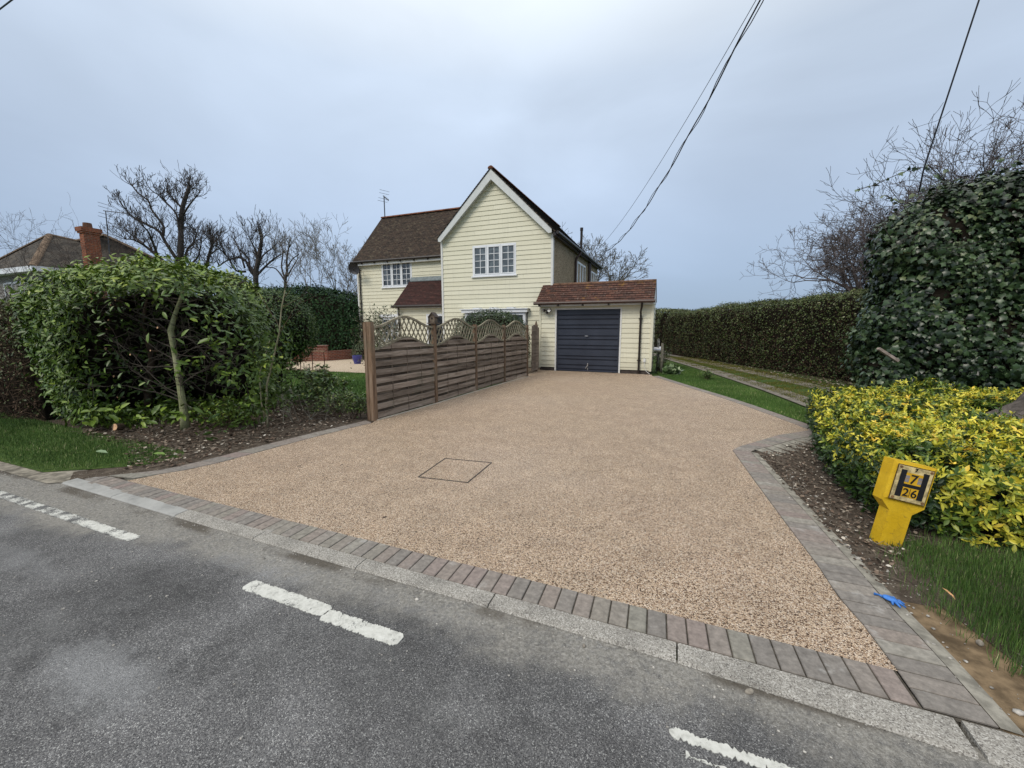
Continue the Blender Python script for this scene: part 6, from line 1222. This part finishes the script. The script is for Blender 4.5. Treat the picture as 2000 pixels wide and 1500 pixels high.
def one_leaf(x, y, z, ln, a_, col, lb, tilt=.2):
    o = leaves('fallen_leaf', np.array([[x, y, z]]), np.array([[tilt, -.2, 1.]]), np.array([[math.cos(R(a_)), math.sin(R(a_)), .05]]), ln, 'laurel', plain('fallen_leaf_' + str(len(lb)), col, .5, .3, .2, 30), None, rng, 1.1); tag(o, lb, 'leaf')
one_leaf(1.56, 3.02, .06, .075, -40, (.62, .34, .16), 'curled pale orange fallen leaf lying on the grass below the yellow shrub', .5)
one_leaf(1.86, 2.72, .05, .10, -60, (.30, .36, .16), 'large pale green fallen leaf on the grass at the right edge of the picture')
one_leaf(-6.75, 2.62, .05, .15, 20, (.20, .28, .16), 'large pale green fallen leaf on the grass verge in front of the laurel')
one_leaf(-5.95, 2.83, .05, .14, 30, (.16, .26, .06), 'bright green fallen laurel leaf at the edge of the soil')
for i, (x, y, lb) in enumerate(((-4.0, 3.25, 'small dark dead leaf on the resin driveway near its left edge'), (-3.55, 3.45, 'small dark dead leaf on the driveway between left edge and inspection cover'), (-2.9, 5.6, 'small dark dead leaf on the driveway beyond the inspection cover'), (.35, 5.0, 'small tan leaf near the right paving border of the driveway'), (-2.2, 2.62, 'small dark dead leaf near the front paving border'))):
    one_leaf(x, y, .004, .045, 30 + 50 * i, (.06, .035, .02) if i != 3 else (.5, .34, .2), lb, .1)
# --- neighbouring house
NB = thing('neighbour_house', 'neighbouring house with hipped brown-grey roof seen over the hedge at far left', 'house', (-28, 12, 0))
NT_ = m_tiles('grey_brown_tile', [(.035, .031, .027), (.055, .048, .04), (.08, .068, .055), (.045, .04, .034)], (.2, .19, .15), .5, tw=.3); NR = plain('hip_tile', (.16, .115, .08), .9, .2, .3, 5, bump=.4)
cx, cy, ez, rz = -26.0, 8.95, 4.26, 6.15          # corner nearest the road
mb = MB(); mb.box(-31.4, cx - .4, cy + .4, 15.6, -.05, ez - .1); mb.build('wall', plain('grey_render', (.30, .29, .28), .85, .2, .15, 2), NB)
def hip(mb, poly):
    n = len(poly); mb.add(poly, [tuple(range(n))], uvs=[[(p[0] + p[1], p[2] * 5.5) for p in poly]])
mb = MB(); a = (-31.8, cy, ez); b = (cx, cy, ez); c = (cx, 16, ez); dd_ = (-31.8, 16, ez); r1 = (-28.9, 10.7, rz); v1 = (-28.8, 11.6, rz - .12); r2 = (-28.3, 12.55, rz + .32)
hip(mb, [a, b, r1]); hip(mb, [b, c, r2, v1, r1]); hip(mb, [c, dd_, r2]); hip(mb, [dd_, a, r1, v1, r2]); mb.build('roof', NT_, NB, fixn=False)
mb = MB(); half_pipe_ridge(mb, b, r1, .14, seg=.4); half_pipe_ridge(mb, r1, v1, .13, seg=.4); half_pipe_ridge(mb, c, r2, .14, seg=.4); half_pipe_ridge(mb, v1, r2, .13, seg=.4); half_pipe_ridge(mb, a, r1, .13, seg=.4); mb.build('ridge_tiles', NR, NB)
mb = MB(); mb.box(-31.85, cx + .05, cy - .06, cy + .04, ez - .22, ez); mb.box(cx - .04, cx + .06, cy + .04, 16.04, ez - .22, ez); mb.box(-31.8, cx - .05, cy + .04, cy + .4, ez - .2, ez - .16); mb.build('fascia', WHITE, NB)
window(-30.2, -27.6, 2.3, 3.75, cy + .42, 3, NB, 1, 1, bars=False); window(10.6, 12.4, 2.4, 3.7, cx - .38, 2, NB, 1, 1, axis='x', sgn=1, bars=False)
mb = MB(); mb.box(-25.2, -24.85, 10.3, 10.85, -.05, 6.0); mb.box(-25.25, -24.8, 10.25, 10.9, 5.82, 5.9); mb.box(-25.29, -24.76, 10.21, 10.94, 5.9, 6.08); CH = mb.build('chimney', BRC, NB)
mb = MB(); mb.tube([(-25.03, 10.55, 6.07), (-25.03, 10.55, 6.3)], [.17, .15], 12); mb.build('chimney_pot', plain('clay_pot', (.12, .06, .04), .8, .2, .3, 6), CH)
aerial(CH, (-24.6, 11.0, 4.6), (-24.75, 11.15, 6.95), R(22), 6, 1.0, .3, -.12, w_=.022)
# --- overhead lines
WIRE = plain('wire_black', (.012, .013, .018), .5, .3, .1, 5)
def line(name, label, P0, P1, zf, r, n=60, wob=0, tw=0):
    P0, P1 = np.array(P0, float), np.array(P1, float); L = np.linalg.norm(P1 - P0); pts = []
    for i in range(n + 1):
        s = L * i / n; q = P0 + (P1 - P0) * i / n; pts.append((q[0] + wob * math.sin(s * 3 + tw), q[1], zf(s, L) + wob * math.cos(s * 3 + tw)))
    mb = MB(); mb.tube(pts, r, 6); return tag(mb.build(name, WIRE, smooth=True), label, 'cable', 'overhead cables to the house')
za = lambda s, L: 4.97 + .0148 * (s - 7.5) ** 2 if s > 4 else 5.15 - .0 * s
line('overhead_cable', 'thick black twisted overhead cable rising from the house across the sky', (-4.4, 23.5), (4.9, -4.8), za, .013, 90, .012)
line('overhead_cable', 'slimmer black cable twined round the thick one across the sky', (-4.4, 23.4), (4.95, -4.8), lambda s, L: za(s, L) + .03, .008, 90, .035, 2.0)
line('overhead_cable', 'thinnest single wire, highest of the cables running to the house', (-4.38, 22.9), (5.3, -4.8), lambda s, L: 5.62 - .055 * s + .0113 * s * s * .62 + .05, .006)
mb = MB(); mb.tube([(4.40, 11.0, 4.3), (4.41, 10.95, 4.72), (4.68, 10.5, 7.34), (4.9, 10.1, 9.6)], .014, 8); tag(mb.build('stay_cable', WIRE, smooth=True), 'single straight taut cable rising steeply out of the top of the ivy', 'cable')
mb = MB(); mb.tube([(-33.38, 8.14, 12.32), (-20.3, 6.93, 11.18), (-17.59, 6.51, 10.67), (-14.15, 6.17, 10.32), (4.5, -4.8, 9.2)], .02, 6); tag(mb.build('street_cable', WIRE, smooth=True), 'short length of dark cable crossing the top left corner of the picture', 'cable')
pp = thing('telegraph_pole', 'telegraph pole behind the camera carrying the overhead cables', 'pole', (5.1, -4.8, 0)); mb = MB(); mb.tube([(5.1, -4.8, -.1), (5.1, -4.8, 9.6)], [.14, .1], 12); mb.build('pole', BARK, pp); mb = MB(); mb.box(4.5, 5.7, -4.86, -4.74, 8.9, 9.0); mb.build('crossarm', BARK, pp)
